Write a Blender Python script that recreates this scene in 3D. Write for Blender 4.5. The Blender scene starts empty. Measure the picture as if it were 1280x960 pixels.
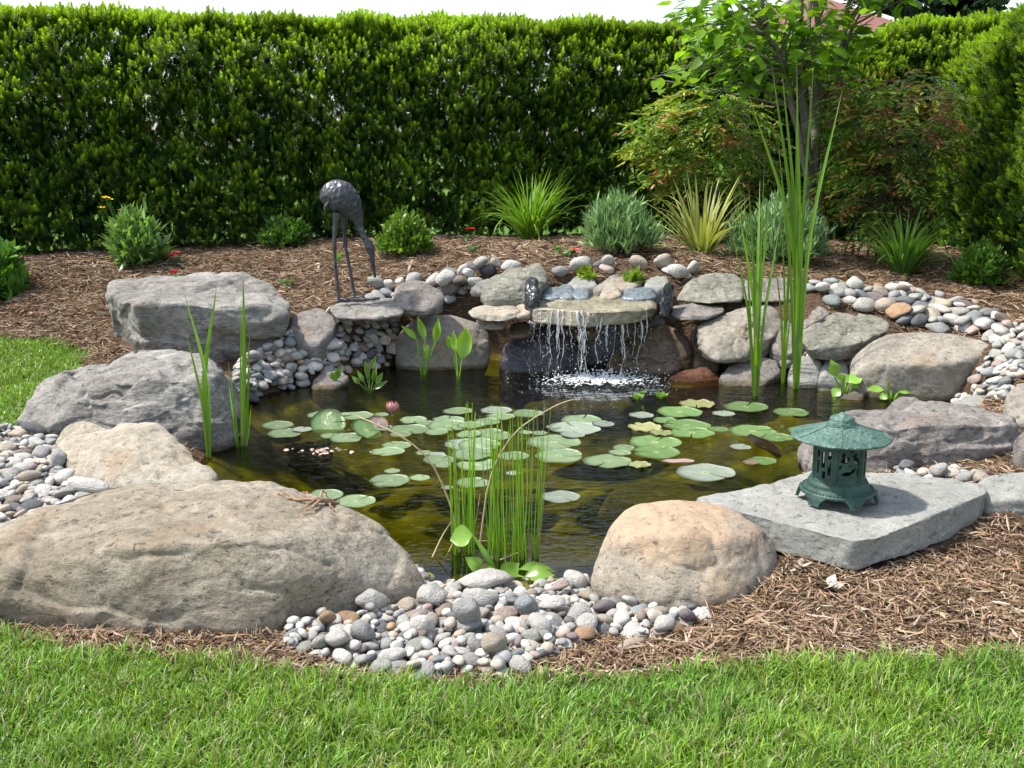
import bpy, bmesh, math, random
import numpy as np
from mathutils import Vector, Matrix

# ------------------------------------------------------------------ camera, sky, sun, exposure
SC = bpy.context.scene
COL = SC.collection
F_PX = 1351.0                      # focal length in pixels of the 1280 wide photograph
PITCH = math.radians(12.5)
CAM_H = 1.5
cam_data = bpy.data.cameras.new('camera')
cam_data.sensor_width = 36.0
cam_data.lens = 36.0 * F_PX / 1280.0
cam_data.clip_start = 0.05
cam_data.clip_end = 3000.0
cam = bpy.data.objects.new('camera', cam_data)
COL.objects.link(cam)
cam.location = (0, 0, CAM_H)
cam.rotation_euler = (math.pi / 2 - PITCH, 0, 0)
SC.camera = cam

SUN_TO = Vector((-0.50, 0.04, 0.85)).normalized()       # direction towards the sun: high, on the left
world = bpy.data.worlds.new('World')
SC.world = world
world.use_nodes = True
wn = world.node_tree
for n in list(wn.nodes):
    wn.nodes.remove(n)
sky = wn.nodes.new('ShaderNodeTexSky')
sky.sky_type = 'NISHITA'
sky.sun_disc = False
sky.sun_elevation = math.asin(SUN_TO.z)
sky.sun_rotation = math.atan2(SUN_TO.x, SUN_TO.y)
sky.air_density = 1.0
sky.dust_density = 1.6
sky.ozone_density = 1.0
bg = wn.nodes.new('ShaderNodeBackground')
bg.inputs['Strength'].default_value = 0.15
wo = wn.nodes.new('ShaderNodeOutputWorld')
hs = wn.nodes.new('ShaderNodeHueSaturation')          # thin summer haze: a whiter sky
hs.inputs['Saturation'].default_value = 0.62
wn.links.new(sky.outputs[0], hs.inputs['Color'])
wn.links.new(hs.outputs[0], bg.inputs['Color'])
wn.links.new(bg.outputs[0], wo.inputs['Surface'])

sun_data = bpy.data.lights.new('sun', 'SUN')
sun_data.energy = 3.1
sun_data.angle = math.radians(3.0)
sun_data.color = (1.0, 0.95, 0.87)
sun = bpy.data.objects.new('sun', sun_data)
COL.objects.link(sun)
sun.location = (-6, 1, 12)
sun.rotation_euler = SUN_TO.to_track_quat('Z', 'Y').to_euler()

SC.view_settings.view_transform = 'Standard'
SC.view_settings.look = 'None'
SC.view_settings.exposure = 1.08
SC.view_settings.gamma = 1.0
SC.view_settings.use_curve_mapping = False
SC.cycles.use_denoising = True
SC.cycles.max_bounces = 7
SC.cycles.diffuse_bounces = 3
SC.cycles.glossy_bounces = 3
SC.cycles.transmission_bounces = 4
SC.cycles.transparent_max_bounces = 10
SC.cycles.caustics_reflective = False
SC.cycles.caustics_refractive = False

RNG = np.random.default_rng(11)
random.seed(5)
WATER = -0.06

# ------------------------------------------------------------------ small helpers
def P(px, py, y=None, z=None):
    """point of the place seen at pixel (px, py) of the photograph, at depth y or height z"""
    u = (px - 640) / F_PX
    v = (480 - py) / F_PX
    d = np.array([u, math.cos(PITCH) + v * math.sin(PITCH), -math.sin(PITCH) + v * math.cos(PITCH)])
    t = (y / d[1]) if y is not None else ((z - CAM_H) / d[2])
    return np.array([0, 0, CAM_H]) + d * t

def proj(p):
    x, y, z = p[0], p[1], p[2] - CAM_H
    dep = y * math.cos(PITCH) - z * math.sin(PITCH)
    up = y * math.sin(PITCH) + z * math.cos(PITCH)
    return 640 + F_PX * x / dep, 480 - F_PX * up / dep, dep

def tag(o, label=None, cat=None, group=None, kind=None):
    if label: o['label'] = label
    if cat: o['category'] = cat
    if group: o['group'] = group
    if kind: o['kind'] = kind
    return o

def empty(name, loc=(0, 0, 0), rz=0.0):
    o = bpy.data.objects.new(name, None)
    o.empty_display_size = 0.1
    COL.objects.link(o)
    o.location = Vector(loc)
    o.rotation_euler = (0, 0, rz)
    return o

def mesh_np(name, V, loops, sizes, mats, parent=None, smooth=True, col=None, matidx=None, loc=None):
    V = np.asarray(V, dtype=np.float32)
    loops = np.asarray(loops, dtype=np.int32).ravel()
    sizes = np.asarray(sizes, dtype=np.int32).ravel()
    me = bpy.data.meshes.new(name)
    me.vertices.add(len(V))
    me.vertices.foreach_set('co', V.ravel())
    me.loops.add(len(loops))
    me.loops.foreach_set('vertex_index', loops)
    me.polygons.add(len(sizes))
    st = np.zeros(len(sizes), dtype=np.int32)
    st[1:] = np.cumsum(sizes)[:-1]
    me.polygons.foreach_set('loop_start', st)
    me.polygons.foreach_set('loop_total', sizes)
    me.polygons.foreach_set('use_smooth', np.full(len(sizes), smooth, dtype=bool))
    if not isinstance(mats, (list, tuple)):
        mats = [mats]
    for m in mats:
        me.materials.append(m)
    if matidx is not None:
        me.polygons.foreach_set('material_index', np.asarray(matidx, dtype=np.int32))
    if col is not None:
        a = me.color_attributes.new('col', 'FLOAT_COLOR', 'POINT')
        c = np.ones((len(V), 4), dtype=np.float32)
        c[:, :3] = col
        a.data.foreach_set('color', c.ravel())
    me.update(calc_edges=True)
    me.validate(verbose=False)
    o = bpy.data.objects.new(name, me)
    COL.objects.link(o)
    if parent is not None:
        o.parent = parent
    if loc is not None:
        o.location = Vector(loc)
    return o

class Geo:
    """collects triangles and quads of one part"""
    def __init__(s):
        s.V, s.L, s.S, s.C, s.n = [], [], [], [], 0
    def add(s, V, faces, col=(1, 1, 1)):
        """faces: int array (F,3) or (F,4)"""
        V = np.asarray(V, float).reshape(-1, 3)
        faces = np.asarray(faces, dtype=np.int64)
        s.V.append(V)
        s.L.append((faces + s.n).ravel())
        s.S.append(np.full(len(faces), faces.shape[1]))
        c = np.asarray(col, float)
        s.C.append(np.broadcast_to(c, (len(V), 3)) if c.ndim == 1 else c)
        s.n += len(V)
    def build(s, name, mat, parent=None, smooth=True, loc=None, local=None):
        V = np.concatenate(s.V)
        if local is not None:
            V = V - np.asarray(local, float)
        return mesh_np(name, V, np.concatenate(s.L), np.concatenate(s.S), mat, parent, smooth,
                       np.concatenate(s.C), loc=loc)

def hash3(ix, iy, iz, seed):
    h = (ix.astype(np.int64) * 374761393 + iy.astype(np.int64) * 668265263 + iz.astype(np.int64) * 2147483647 + seed * 974711) & 0xffffffff
    h = ((h ^ (h >> 13)) * 1274126177) & 0xffffffff
    h = (h ^ (h >> 16)) & 0xffffffff
    h = (h * 2246822519) & 0xffffffff
    return ((h >> 8) & 0xffff) / 65535.0

def vnoise(p, seed=0):
    """smooth value noise in -1..1"""
    p = np.asarray(p, float)
    i = np.floor(p).astype(np.int64)
    f = p - i
    f = f * f * f * (f * (f * 6 - 15) + 10)
    r = 0
    for dx in (0, 1):
        for dy in (0, 1):
            for dz in (0, 1):
                w = (f[:, 0] if dx else 1 - f[:, 0]) * (f[:, 1] if dy else 1 - f[:, 1]) * (f[:, 2] if dz else 1 - f[:, 2])
                r = r + w * hash3(i[:, 0] + dx, i[:, 1] + dy, i[:, 2] + dz, seed)
    return r * 2 - 1

def fbm(p, octv=4, seed=0, gain=0.5):
    p = np.asarray(p, float)
    a, s, t = 1.0, 0.0, 0.0
    for k in range(octv):
        s = s + a * vnoise(p * (2.03 ** k) + 17.3 * k, seed + k)
        t += a
        a *= gain
    return s / t

def unit(v):
    v = np.asarray(v, float)
    return v / (np.linalg.norm(v, axis=-1, keepdims=True) + 1e-12)

def frames(d, up=(0, 0, 1), roll=None):
    """rotation matrices (N,3,3) whose Z column is d"""
    d = unit(np.atleast_2d(d))
    up = np.broadcast_to(np.asarray(up, float), d.shape).copy()
    bad = np.abs((d * up).sum(1)) > 0.98
    up[bad] = (1, 0, 0.1)
    x = unit(np.cross(up, d))
    y = np.cross(d, x)
    if roll is not None:
        c, s = np.cos(roll)[:, None], np.sin(roll)[:, None]
        x, y = x * c + y * s, y * c - x * s
    return np.stack([x, y, d], axis=2)

def scatter(geo, TV, TF, pos, R, scale, col, tcol=None):
    """copies of a template (TV, TF) into one part; col (N,3), tcol blends the template's own tint"""
    N, M = len(pos), len(TV)
    scale = np.asarray(scale, float)
    if scale.ndim == 1:
        scale = scale[:, None].repeat(3, 1)
    L = TV[None, :, :] * scale[:, None, :]
    V = np.einsum('nij,nmj->nmi', R, L) + pos[:, None, :]
    Fc = (TF[None, :, :] + (np.arange(N) * M)[:, None, None]).reshape(-1, TF.shape[1])
    if col.ndim == 2:
        C = np.repeat(col[:, None, :], M, 1)
    else:
        C = col
    if tcol is not None:
        C = C * tcol[None]
    geo.add(V.reshape(-1, 3), Fc, C.reshape(-1, 3))

def ribbons(geo, C, W, side, col, fold=0.0):
    """C (N,S,3) centre lines, W (N,S) half widths, side (N,3) or (N,S,3), col (N,3) or (N,S,3)"""
    N, S, _ = C.shape
    side = np.asarray(side, float)
    if side.ndim == 2:
        side = side[:, None, :].repeat(S, 1)
    col = np.asarray(col, float)
    if col.ndim == 2:
        col = col[:, None, :].repeat(S, 1)
    if fold == 0.0:
        V = np.stack([C - side * W[..., None], C + side * W[..., None]], 2)
        k = 2
    else:
        T = np.gradient(C, axis=1)
        nrm = unit(np.cross(side, T))
        V = np.stack([C - side * W[..., None], C - nrm * (fold * W)[..., None], C + side * W[..., None]], 2)
        k = 3
    base = (np.arange(N) * S * k)[:, None, None]
    s_ = (np.arange(S - 1) * k)[None, :, None]
    quads = []
    for j in range(k - 1):
        q = np.array([j, j + 1, j + 1 + k, j + k])[None, None, :]
        quads.append((base + s_ + q).reshape(-1, 4))
    geo.add(V.reshape(-1, 3), np.concatenate(quads), np.repeat(col[:, :, None, :], k, 2).reshape(-1, 3))

def blades(geo, root, az, lean, length, width, bend, col, S=5, fold=0.0, tipcol=None, taper=1.0, twist=None):
    """grass-like blades: they rise along az/lean and bend over by `bend` radians"""
    N = len(root)
    t = np.linspace(0, 1, S)[None, :]
    ang = lean[:, None] + bend[:, None] * t ** 1.5
    ds = length[:, None] / (S - 1)
    hx = np.concatenate([np.zeros((N, 1)), np.cumsum(np.sin(ang[:, 1:]) * ds, 1)], 1)
    hz = np.concatenate([np.zeros((N, 1)), np.cumsum(np.cos(ang[:, 1:]) * ds, 1)], 1)
    C = np.stack([root[:, None, 0] + hx * np.cos(az)[:, None], root[:, None, 1] + hx * np.sin(az)[:, None], root[:, None, 2] + hz], 2)
    prof = np.clip(1 - t ** (2.2 * taper), 0.03, 1) * np.clip(0.55 + t * 1.6, 0, 1)
    W = 0.5 * width[:, None] * prof
    sa = az + math.pi / 2 + (0 if twist is None else twist)
    side = np.stack([np.cos(sa), np.sin(sa), np.zeros(N)], 1)
    c = np.asarray(col, float)
    if tipcol is not None:
        c = c[:, None, :] * (1 - t[..., None]) + np.asarray(tipcol)[:, None, :] * t[..., None]
    ribbons(geo, C, W, side, c, fold)

def tube(geo, path, radii, sides=8, col=(1, 1, 1), cap=True, squash=None):
    path = np.asarray(path, float)
    radii = np.broadcast_to(np.asarray(radii, float), (len(path),))
    T = unit(np.gradient(path, axis=0))
    ref = np.array([0.0, 0.0, 1.0]) if abs(T[0][2]) < 0.9 else np.array([1.0, 0.0, 0.0])
    X = unit(np.cross(ref, T[0]))
    rings = []
    th = np.linspace(0, 2 * math.pi, sides, endpoint=False)
    for i in range(len(path)):
        X = unit(X - T[i] * np.dot(X, T[i]))
        Y = np.cross(T[i], X)
        sx, sy = (1, 1) if squash is None else squash
        rings.append(path[i] + radii[i] * (np.cos(th)[:, None] * X * sx + np.sin(th)[:, None] * Y * sy))
    V = np.concatenate(rings)
    n = sides
    q = []
    for i in range(len(path) - 1):
        for j in range(n):
            q.append((i * n + j, i * n + (j + 1) % n, (i + 1) * n + (j + 1) % n, (i + 1) * n + j))
    geo.add(V, q, col)
    if cap:
        for idx, flip in ((0, True), (len(path) - 1, False)):
            c = path[idx]
            ring = V[idx * n:(idx + 1) * n]
            f = [(0, 1 + (j + 1) % n, 1 + j) if flip else (0, 1 + j, 1 + (j + 1) % n) for j in range(n)]
            geo.add(np.concatenate([[c], ring]), f, col)

def smooth_path(pts, n):
    """Catmull-Rom through the points"""
    pts = np.asarray(pts, float)
    ext = np.concatenate([[2 * pts[0] - pts[1]], pts, [2 * pts[-1] - pts[-2]]])
    out = []
    m = len(pts) - 1
    for t in np.linspace(0, m - 1e-6, n):
        i = int(t)
        u = t - i
        a, b, c, d = ext[i:i + 4]
        out.append(0.5 * ((2 * b) + (-a + c) * u + (2 * a - 5 * b + 4 * c - d) * u ** 2 + (-a + 3 * b - 3 * c + d) * u ** 3))
    return np.array(out)

def lathe(geo, prof, sides=48, col=(1, 1, 1), centre=(0, 0, 0), wob=None):
    th = np.linspace(0, 2 * math.pi, sides, endpoint=False)
    V = []
    for r, z in prof:
        rr = r * (np.ones(sides) if wob is None else wob(th))
        V.append(np.stack([rr * np.cos(th), rr * np.sin(th), np.full(sides, z)], 1))
    V = np.concatenate(V) + np.asarray(centre)
    q = []
    for i in range(len(prof) - 1):
        for j in range(sides):
            q.append((i * sides + j, i * sides + (j + 1) % sides, (i + 1) * sides + (j + 1) % sides, (i + 1) * sides + j))
    geo.add(V, q, col)

def box(geo, lo, hi, col=(1, 1, 1), R=None, c=None):
    lo, hi = np.asarray(lo, float), np.asarray(hi, float)
    V = np.array([[x, y, z] for x in (lo[0], hi[0]) for y in (lo[1], hi[1]) for z in (lo[2], hi[2])])
    if R is not None:
        V = V @ np.asarray(R).T + np.asarray(c)
    geo.add(V, [(0, 1, 3, 2), (4, 6, 7, 5), (0, 4, 5, 1), (2, 3, 7, 6), (0, 2, 6, 4), (1, 5, 7, 3)], col)

def ico(sub):
    bm = bmesh.new()
    bmesh.ops.create_icosphere(bm, subdivisions=sub, radius=1.0)
    V = np.array([v.co[:] for v in bm.verts])
    Fc = np.array([[v.index for v in f.verts] for f in bm.faces])
    bm.free()
    return V, Fc
ICO = {k: ico(k) for k in (1, 2, 3, 4, 5, 6, 7)}

def in_poly(x, y, poly):
    poly = np.asarray(poly, float)
    x, y = np.asarray(x, float), np.asarray(y, float)
    ins = np.zeros(x.shape, bool)
    for i in range(len(poly)):
        x1, y1 = poly[i]
        x2, y2 = poly[i - 1]
        c = ((y1 > y) != (y2 > y)) & (x < (x2 - x1) * (y - y1) / (y2 - y1 + 1e-12) + x1)
        ins ^= c
    return ins

def poly_sd(x, y, poly):
    """signed distance, negative inside"""
    poly = np.asarray(poly, float)
    d = np.full(np.shape(x), 1e9)
    for i in range(len(poly)):
        a, b = poly[i - 1], poly[i]
        e = b - a
        t = np.clip(((x - a[0]) * e[0] + (y - a[1]) * e[1]) / (e @ e), 0, 1)
        d = np.minimum(d, np.hypot(x - a[0] - t * e[0], y - a[1] - t * e[1]))
    return np.where(in_poly(x, y, poly), -d, d)

# ------------------------------------------------------------------ materials
MATS = {}
class NT:
    def __init__(s, name):
        s.m = bpy.data.materials.new(name)
        s.m.use_nodes = True
        s.t = s.m.node_tree
        for n in list(s.t.nodes):
            s.t.nodes.remove(n)
        s.out = s.n('ShaderNodeOutputMaterial')
        MATS[name] = s.m
    def n(s, ty, **kw):
        nd = s.t.nodes.new(ty)
        for k, v in kw.items():
            setattr(nd, k, v)
        return nd
    def l(s, a, b):
        s.t.links.new(a, b)
    def noise(s, scale, detail=4, rough=0.55, vec=None, dist=0.0):
        nd = s.n('ShaderNodeTexNoise')
        nd.inputs['Scale'].default_value = scale
        nd.inputs['Detail'].default_value = detail
        nd.inputs['Roughness'].default_value = rough
        nd.inputs['Distortion'].default_value = dist
        if vec is not None: s.l(vec, nd.inputs['Vector'])
        return nd.outputs['Fac']
    def ramp(s, fac, stops):
        nd = s.n('ShaderNodeValToRGB')
        e = nd.color_ramp.elements
        while len(e) < len(stops):
            e.new(0.5)
        for el, (p, c) in zip(e, stops):
            el.position = p
            el.color = (c[0], c[1], c[2], 1) if hasattr(c, '__len__') else (c, c, c, 1)
        s.l(fac, nd.inputs['Fac'])
        return nd.outputs['Color']
    def mix(s, a, b, fac, mode='MIX'):
        nd = s.n('ShaderNodeMix', data_type='RGBA', blend_type=mode)
        for v, i in ((fac, 0), (a, 6), (b, 7)):
            if hasattr(v, 'is_linked'):
                s.l(v, nd.inputs[i])
            elif i == 0:
                nd.inputs[0].default_value = v
            else:
                nd.inputs[i].default_value = (v[0], v[1], v[2], 1)
        return nd.outputs[2]
    def math(s, op, a, b=0.0, clamp=False):
        nd = s.n('ShaderNodeMath', operation=op, use_clamp=clamp)
        for v, i in ((a, 0), (b, 1)):
            if hasattr(v, 'is_linked'): s.l(v, nd.inputs[i])
            else: nd.inputs[i].default_value = v
        return nd.outputs[0]
    def mapping(s, scale=(1, 1, 1), rot=(0, 0, 0), vec=None):
        nd = s.n('ShaderNodeMapping')
        nd.inputs['Scale'].default_value = scale
        nd.inputs['Rotation'].default_value = rot
        if vec is None:
            vec = s.n('ShaderNodeTexCoord').outputs['Object']
        s.l(vec, nd.inputs['Vector'])
        return nd.outputs['Vector']
    def bump(s, h, strength=0.5, dist=0.01, normal=None):
        nd = s.n('ShaderNodeBump')
        nd.inputs['Strength'].default_value = strength
        nd.inputs['Distance'].default_value = dist
        s.l(h, nd.inputs['Height'])
        if normal is not None: s.l(normal, nd.inputs['Normal'])
        return nd.outputs['Normal']
    def bsdf(s, color, rough=0.7, spec=0.3, normal=None, metal=0.0, link=True):
        nd = s.n('ShaderNodeBsdfPrincipled')
        for v, k in ((color, 'Base Color'), (rough, 'Roughness')):
            if hasattr(v, 'is_linked'): s.l(v, nd.inputs[k])
            elif k == 'Base Color': nd.inputs[k].default_value = (*v, 1)
            else: nd.inputs[k].default_value = v
        nd.inputs['Specular IOR Level'].default_value = spec
        nd.inputs['Metallic'].default_value = metal
        if normal is not None: s.l(normal, nd.inputs['Normal'])
        if link: s.l(nd.outputs[0], s.out.inputs['Surface'])
        return nd.outputs[0]

def plain(name, color, rough=0.6, spec=0.3, metal=0.0, noise=0.0, nscale=20.0, bump=0.0, bscale=60.0):
    m = NT(name)
    c = color
    if noise:
        f = m.noise(nscale, 5, vec=m.mapping())
        c = m.mix([v * (1 - noise) for v in color], [min(1, v * (1 + noise)) for v in color], f)
    nm = None
    if bump:
        nm = m.bump(m.noise(bscale, 4, vec=m.mapping()), 0.6, bump)
    m.bsdf(c, rough, spec, nm, metal)
    return m.m

def leaf_mat(name, trans=0.3, rough=0.45, spec=0.35, var=0.2, tint=(1.15, 1.1, 0.5), vscale=9.0):
    """leaves: colour from the leaf's own tint attribute, some light passing through"""
    m = NT(name)
    at = m.n('ShaderNodeAttribute', attribute_name='col')
    f = m.noise(vscale, 3, vec=m.n('ShaderNodeNewGeometry').outputs['Position'])
    k = m.ramp(f, [(0.3, 1 - var), (0.7, 1 + var)])
    c = m.mix(at.outputs['Color'], k, 1.0, 'MULTIPLY')
    b = m.bsdf(c, rough, spec, link=False)
    tr = m.n('ShaderNodeBsdfTranslucent')
    m.l(m.mix(c, tint, 1.0, 'MULTIPLY'), tr.inputs['Color'])
    ms = m.n('ShaderNodeMixShader')
    ms.inputs[0].default_value = trans
    m.l(b, ms.inputs[1])
    m.l(tr.outputs[0], ms.inputs[2])
    m.l(ms.outputs[0], m.out.inputs['Surface'])
    return m.m

def col_mat(name, rough=0.8, spec=0.2, var=0.2, vscale=40.0, bump=0.0, bscale=150.0):
    m = NT(name)
    at = m.n('ShaderNodeAttribute', attribute_name='col')
    pos = m.n('ShaderNodeNewGeometry').outputs['Position']
    k = m.ramp(m.noise(vscale, 5, vec=pos), [(0.3, 1 - var), (0.7, 1 + var)])
    c = m.mix(at.outputs['Color'], k, 1.0, 'MULTIPLY')
    nm = m.bump(m.noise(bscale, 4, vec=pos), 0.6, bump) if bump else None
    m.bsdf(c, rough, spec, nm)
    return m.m

def rock_mat(name, cols, patch=2.2, strata=0.0, rough=0.85, spec=0.2, bump=0.012, speck=0.35, lichen=None, stain=None, tilt=(0.12, 0.1, 0), cap=None):
    """cols: three rock colours; strata > 0 adds fine bedding lines"""
    m = NT(name)
    tc = m.n('ShaderNodeTexCoord').outputs['Object']
    f1 = m.noise(patch, 6, 0.6, tc, 0.4)
    c = m.ramp(f1, [(0.28, cols[0]), (0.5, cols[1]), (0.72, cols[2])])
    f2 = m.noise(patch * 7, 6, 0.7, tc)
    c = m.mix(c, m.ramp(f2, [(0.3, 1 - speck), (0.5, 1.0), (0.72, 1 + speck)]), 1.0, 'MULTIPLY')
    f4 = m.noise(30, 6, 0.75, m.mapping((1, 1, 2.2), tilt), 0.8)
    c = m.mix(c, m.ramp(f4, [(0.33, 0.42), (0.42, 0.95), (0.60, 1.0), (0.74, 1.22)]), 0.85, 'MULTIPLY')
    f3 = m.noise(140, 3, 0.6, tc)
    c = m.mix(c, m.ramp(f3, [(0.3, 0.78), (0.65, 1.15)]), 1.0, 'MULTIPLY')
    if stain is not None:
        fs = m.noise(patch * 1.3, 5, 0.6, m.mapping((1, 1, 1), (0.5, 0.9, 0.3)))
        c = m.mix(c, stain[0], m.math('MULTIPLY', m.ramp(fs, [(stain[1], 0.0), (stain[1] + 0.14, 1.0)]), stain[2]))
    if cap is not None:                                     # iron stain on the upper part of the stone
        so = m.n('ShaderNodeSeparateXYZ'); m.l(tc, so.inputs[0])
        hz = m.math('ADD', so.outputs['Z'], m.math('MULTIPLY', m.math('SUBTRACT', m.noise(7, 7, 0.72, tc, 0.6), 0.5), 0.30))
        c = m.mix(c, cap[0], m.math('MULTIPLY', m.ramp(hz, [(cap[1], 0.0), (cap[1] + 0.09, 1.0)]), 0.5))
    if lichen is not None:
        fl = m.noise(patch * 3.1, 6, 0.75, m.mapping((1, 1, 1), (1.5, 0.2, 0.8)))
        c = m.mix(c, lichen, m.math('MULTIPLY', m.ramp(fl, [(0.60, 0.0), (0.68, 1.0)]), 0.6))
    st = m.mapping((2.2, 2.2, 8), tilt)
    h1 = m.noise(9, 8, 0.65, tc)
    h2 = m.noise(45, 6, 0.7, tc)
    h = m.math('ADD', m.math('ADD', m.math('MULTIPLY', h1, 0.6), m.math('MULTIPLY', h2, 0.45)), m.math('MULTIPLY', m.ramp(f4, [(0.33, 0.0), (0.42, 1.0)]), 0.25))
    if strata:
        hs = m.noise(2.4, 7, 0.66, st, 1.2)
        h = m.math('ADD', h, m.math('MULTIPLY', hs, 0.9 * strata))
        crack = m.ramp(hs, [(0.40, 1.0), (0.44, 0.5), (0.47, 1.0)])
        c = m.mix(c, crack, 0.6 * strata, 'MULTIPLY')
    nm = m.bump(h, 0.9, bump)
    sz = m.n('ShaderNodeSeparateXYZ'); m.l(m.n('ShaderNodeNewGeometry').outputs['Position'], sz.inputs[0])
    wet = m.math('ADD', sz.outputs['Z'], m.math('MULTIPLY', m.noise(14, 3, 0.6, tc), -0.05))
    wet = m.ramp(m.math('ADD', wet, 0.07), [(0.0, 1.0), (0.02, 0.0)])          # damp band just above the water line
    c = m.mix(c, (0.45, 0.42, 0.34), wet, 'MULTIPLY')
    r = m.ramp(f2, [(0.3, max(0.05, rough - 0.1)), (0.7, min(1, rough + 0.1))])
    m.bsdf(c, r, spec, nm)
    return m.m
# ------------------------------------------------------------------ terrain
POND = np.array([(-0.24, 3.72), (0.27, 3.72), (0.50, 3.95), (0.85, 4.4), (1.42, 4.95), (1.85, 5.4), (2.5, 5.95), (2.78, 6.4), (2.62, 6.85),
                 (2.0, 7.2), (1.35, 7.62), (0.6, 7.82), (-0.1, 7.85), (-0.8, 7.72), (-1.12, 7.25), (-1.56, 6.65), (-1.56, 6.0),
                 (-1.5, 5.3), (-1.47, 4.86), (-1.18, 4.4), (-0.67, 4.02)])
BED = np.array([(-3.3, 4.5), (-2.5, 3.6), (-1.9, 3.2), (-1.62, 3.1), (-1.22, 2.98), (-0.87, 2.92), (-0.63, 2.86), (-0.45, 2.82), (-0.25, 2.80), (0, 2.79), (0.5, 2.88),
                (1.0, 2.92), (1.55, 2.95), (2.6, 2.95), (5, 2.9), (6, 5), (5.2, 11.2), (4.6, 12.0), (-6.5, 8.9), (-5.5, 8.55), (-4.02, 8.36),
                (-3.57, 8.19), (-3.14, 7.86), (-2.9, 7.2), (-2.7, 6.3), (-2.62, 5.6), (-2.75, 5.45), (-3.3, 5.25), (-3.8, 4.9)])
CTRL = [(-4.17, 8.8, .517), (-3.91, 8.2, .309), (-2.91, 7.6, .166), (-3.4, 8.5, .33), (-1.4, 10, .641), (-2.71, 9.4, .519), (-1.06, 7.62, .43), (0.455, 10.3, .615),
        (0, 8.0, .547), (1.3, 8.0, .547), (0.7, 8.0, .55), (2.06, 7.7, .468), (3.17, 9.3, .496), (3.81, 8, .428), (2.95, 7.3, .329), (3.08, 6.5, .26),
        (2.54, 5.2, .185), (2.09, 4.2, .102), (1.86, 3.7, .024), (1.0, 3.55, .024), (-1.24, 7.35, .345), (-1.77, 6.9, .104), (-1.5, 7.3, .27),
        (-0.25, 3.6, -.07), (0.27, 3.6, -.07), (0.05, 3.3, -.035), (2.2, 6.9, .02), (1.75, 7.6, .32), (2.4, 6.9, .1), (-1.35, 6.9, .02), (-1.0, 7.75, .3),
        (0.0, 7.95, .42), (1.3, 7.9, .42), (2.7, 5.7, .12), (1.5, 4.6, .06), (1.0, 4.0, .02), (-1.6, 6.2, .0), (-1.6, 5.3, .0), (-1.5, 4.6, .0),
        (-0.7, 3.7, .0), (-2.7, 5.5, 0), (-3.28, 6.77, 0), (-4.0, 8.2, .1), (-2.4, 6.6, .03), (-2.0, 4.5, 0), (-1.7, 3.3, 0), (-.7, 3.05, 0), (0, 2.85, 0),
        (1.55, 3.0, 0), (3, 3, 0), (0, 1, 0), (-4, 2, 0), (4, 1, 0), (-5, 5, 0), (-6, 8, .15), (5, 4, .1), (5.5, 7, .35), (5, 10, .45), (2, 11, .6),
        (-4, 10.5, .5), (0, 12, .5), (4, 13, .4), (-6, 11, .4), (-7, 6, 0), (-7, 0, 0), (0, -2, 0), (7, 0, 0), (9, 6, .2), (0, 16, .2), (-6, 15, .2), (6, 15, .2)]
CTRL = np.array(CTRL, float)
def _rbf(a, b):
    return np.sqrt(((a[:, None, :] - b[None, :, :]) ** 2).sum(2) + 0.15 ** 2)
_A = _rbf(CTRL[:, :2], CTRL[:, :2])
_W = np.linalg.solve(_A - 0.03 * np.eye(len(_A)), CTRL[:, 2] - 0.2)

def H(x, y):
    """height of the ground"""
    x = np.asarray(x, float); y = np.asarray(y, float)
    sh = np.broadcast(x, y).shape
    xf = np.broadcast_to(x, sh).ravel(); yf = np.broadcast_to(y, sh).ravel()
    out = np.zeros(len(xf))
    for s in range(0, len(xf), 20000):
        q = np.stack([xf[s:s + 20000], yf[s:s + 20000]], 1)
        out[s:s + 20000] = _rbf(q, CTRL[:, :2]) @ _W + 0.2
    far = np.clip((np.hypot(xf, yf - 5.5) - 8.0) / 5.0, 0, 1)
    out = out * (1 - far * far * (3 - 2 * far))
    sd = poly_sd(xf, yf, POND)
    w = np.clip((sd + 0.05) / 0.3, 0, 1)
    w = w * w * (3 - 2 * w)
    n = vnoise(np.stack([xf * 1.7, yf * 1.7, yf * 0], 1), 3)
    depth = WATER - 0.04 - np.clip((-sd) * 0.55, 0, 0.42 + 0.08 * n)
    out = np.where(sd < 0.25, np.where(sd < -0.05, depth, depth * (1 - w) + out * w), out)
    bed = (poly_sd(xf, yf, BED) < 0.1) & (sd > 0.05)
    out = out + np.where(bed, 0.012 * vnoise(np.stack([xf * 3, yf * 3, yf * 0], 1), 4), 0)
    return out.reshape(sh)

def G(px, py, z0=0.0):
    """point of the ground seen at a pixel"""
    a = P(px, py, y=1.0); o = np.array([0, 0, CAM_H]); d = (a - o)
    t = np.linspace(1.5, 16, 1200)
    q = o[None] + d[None] * t[:, None]
    h = np.maximum(H(q[:, 0], q[:, 1]), -9) + z0
    k = np.argmax(q[:, 2] < h)
    return q[k]

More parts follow.
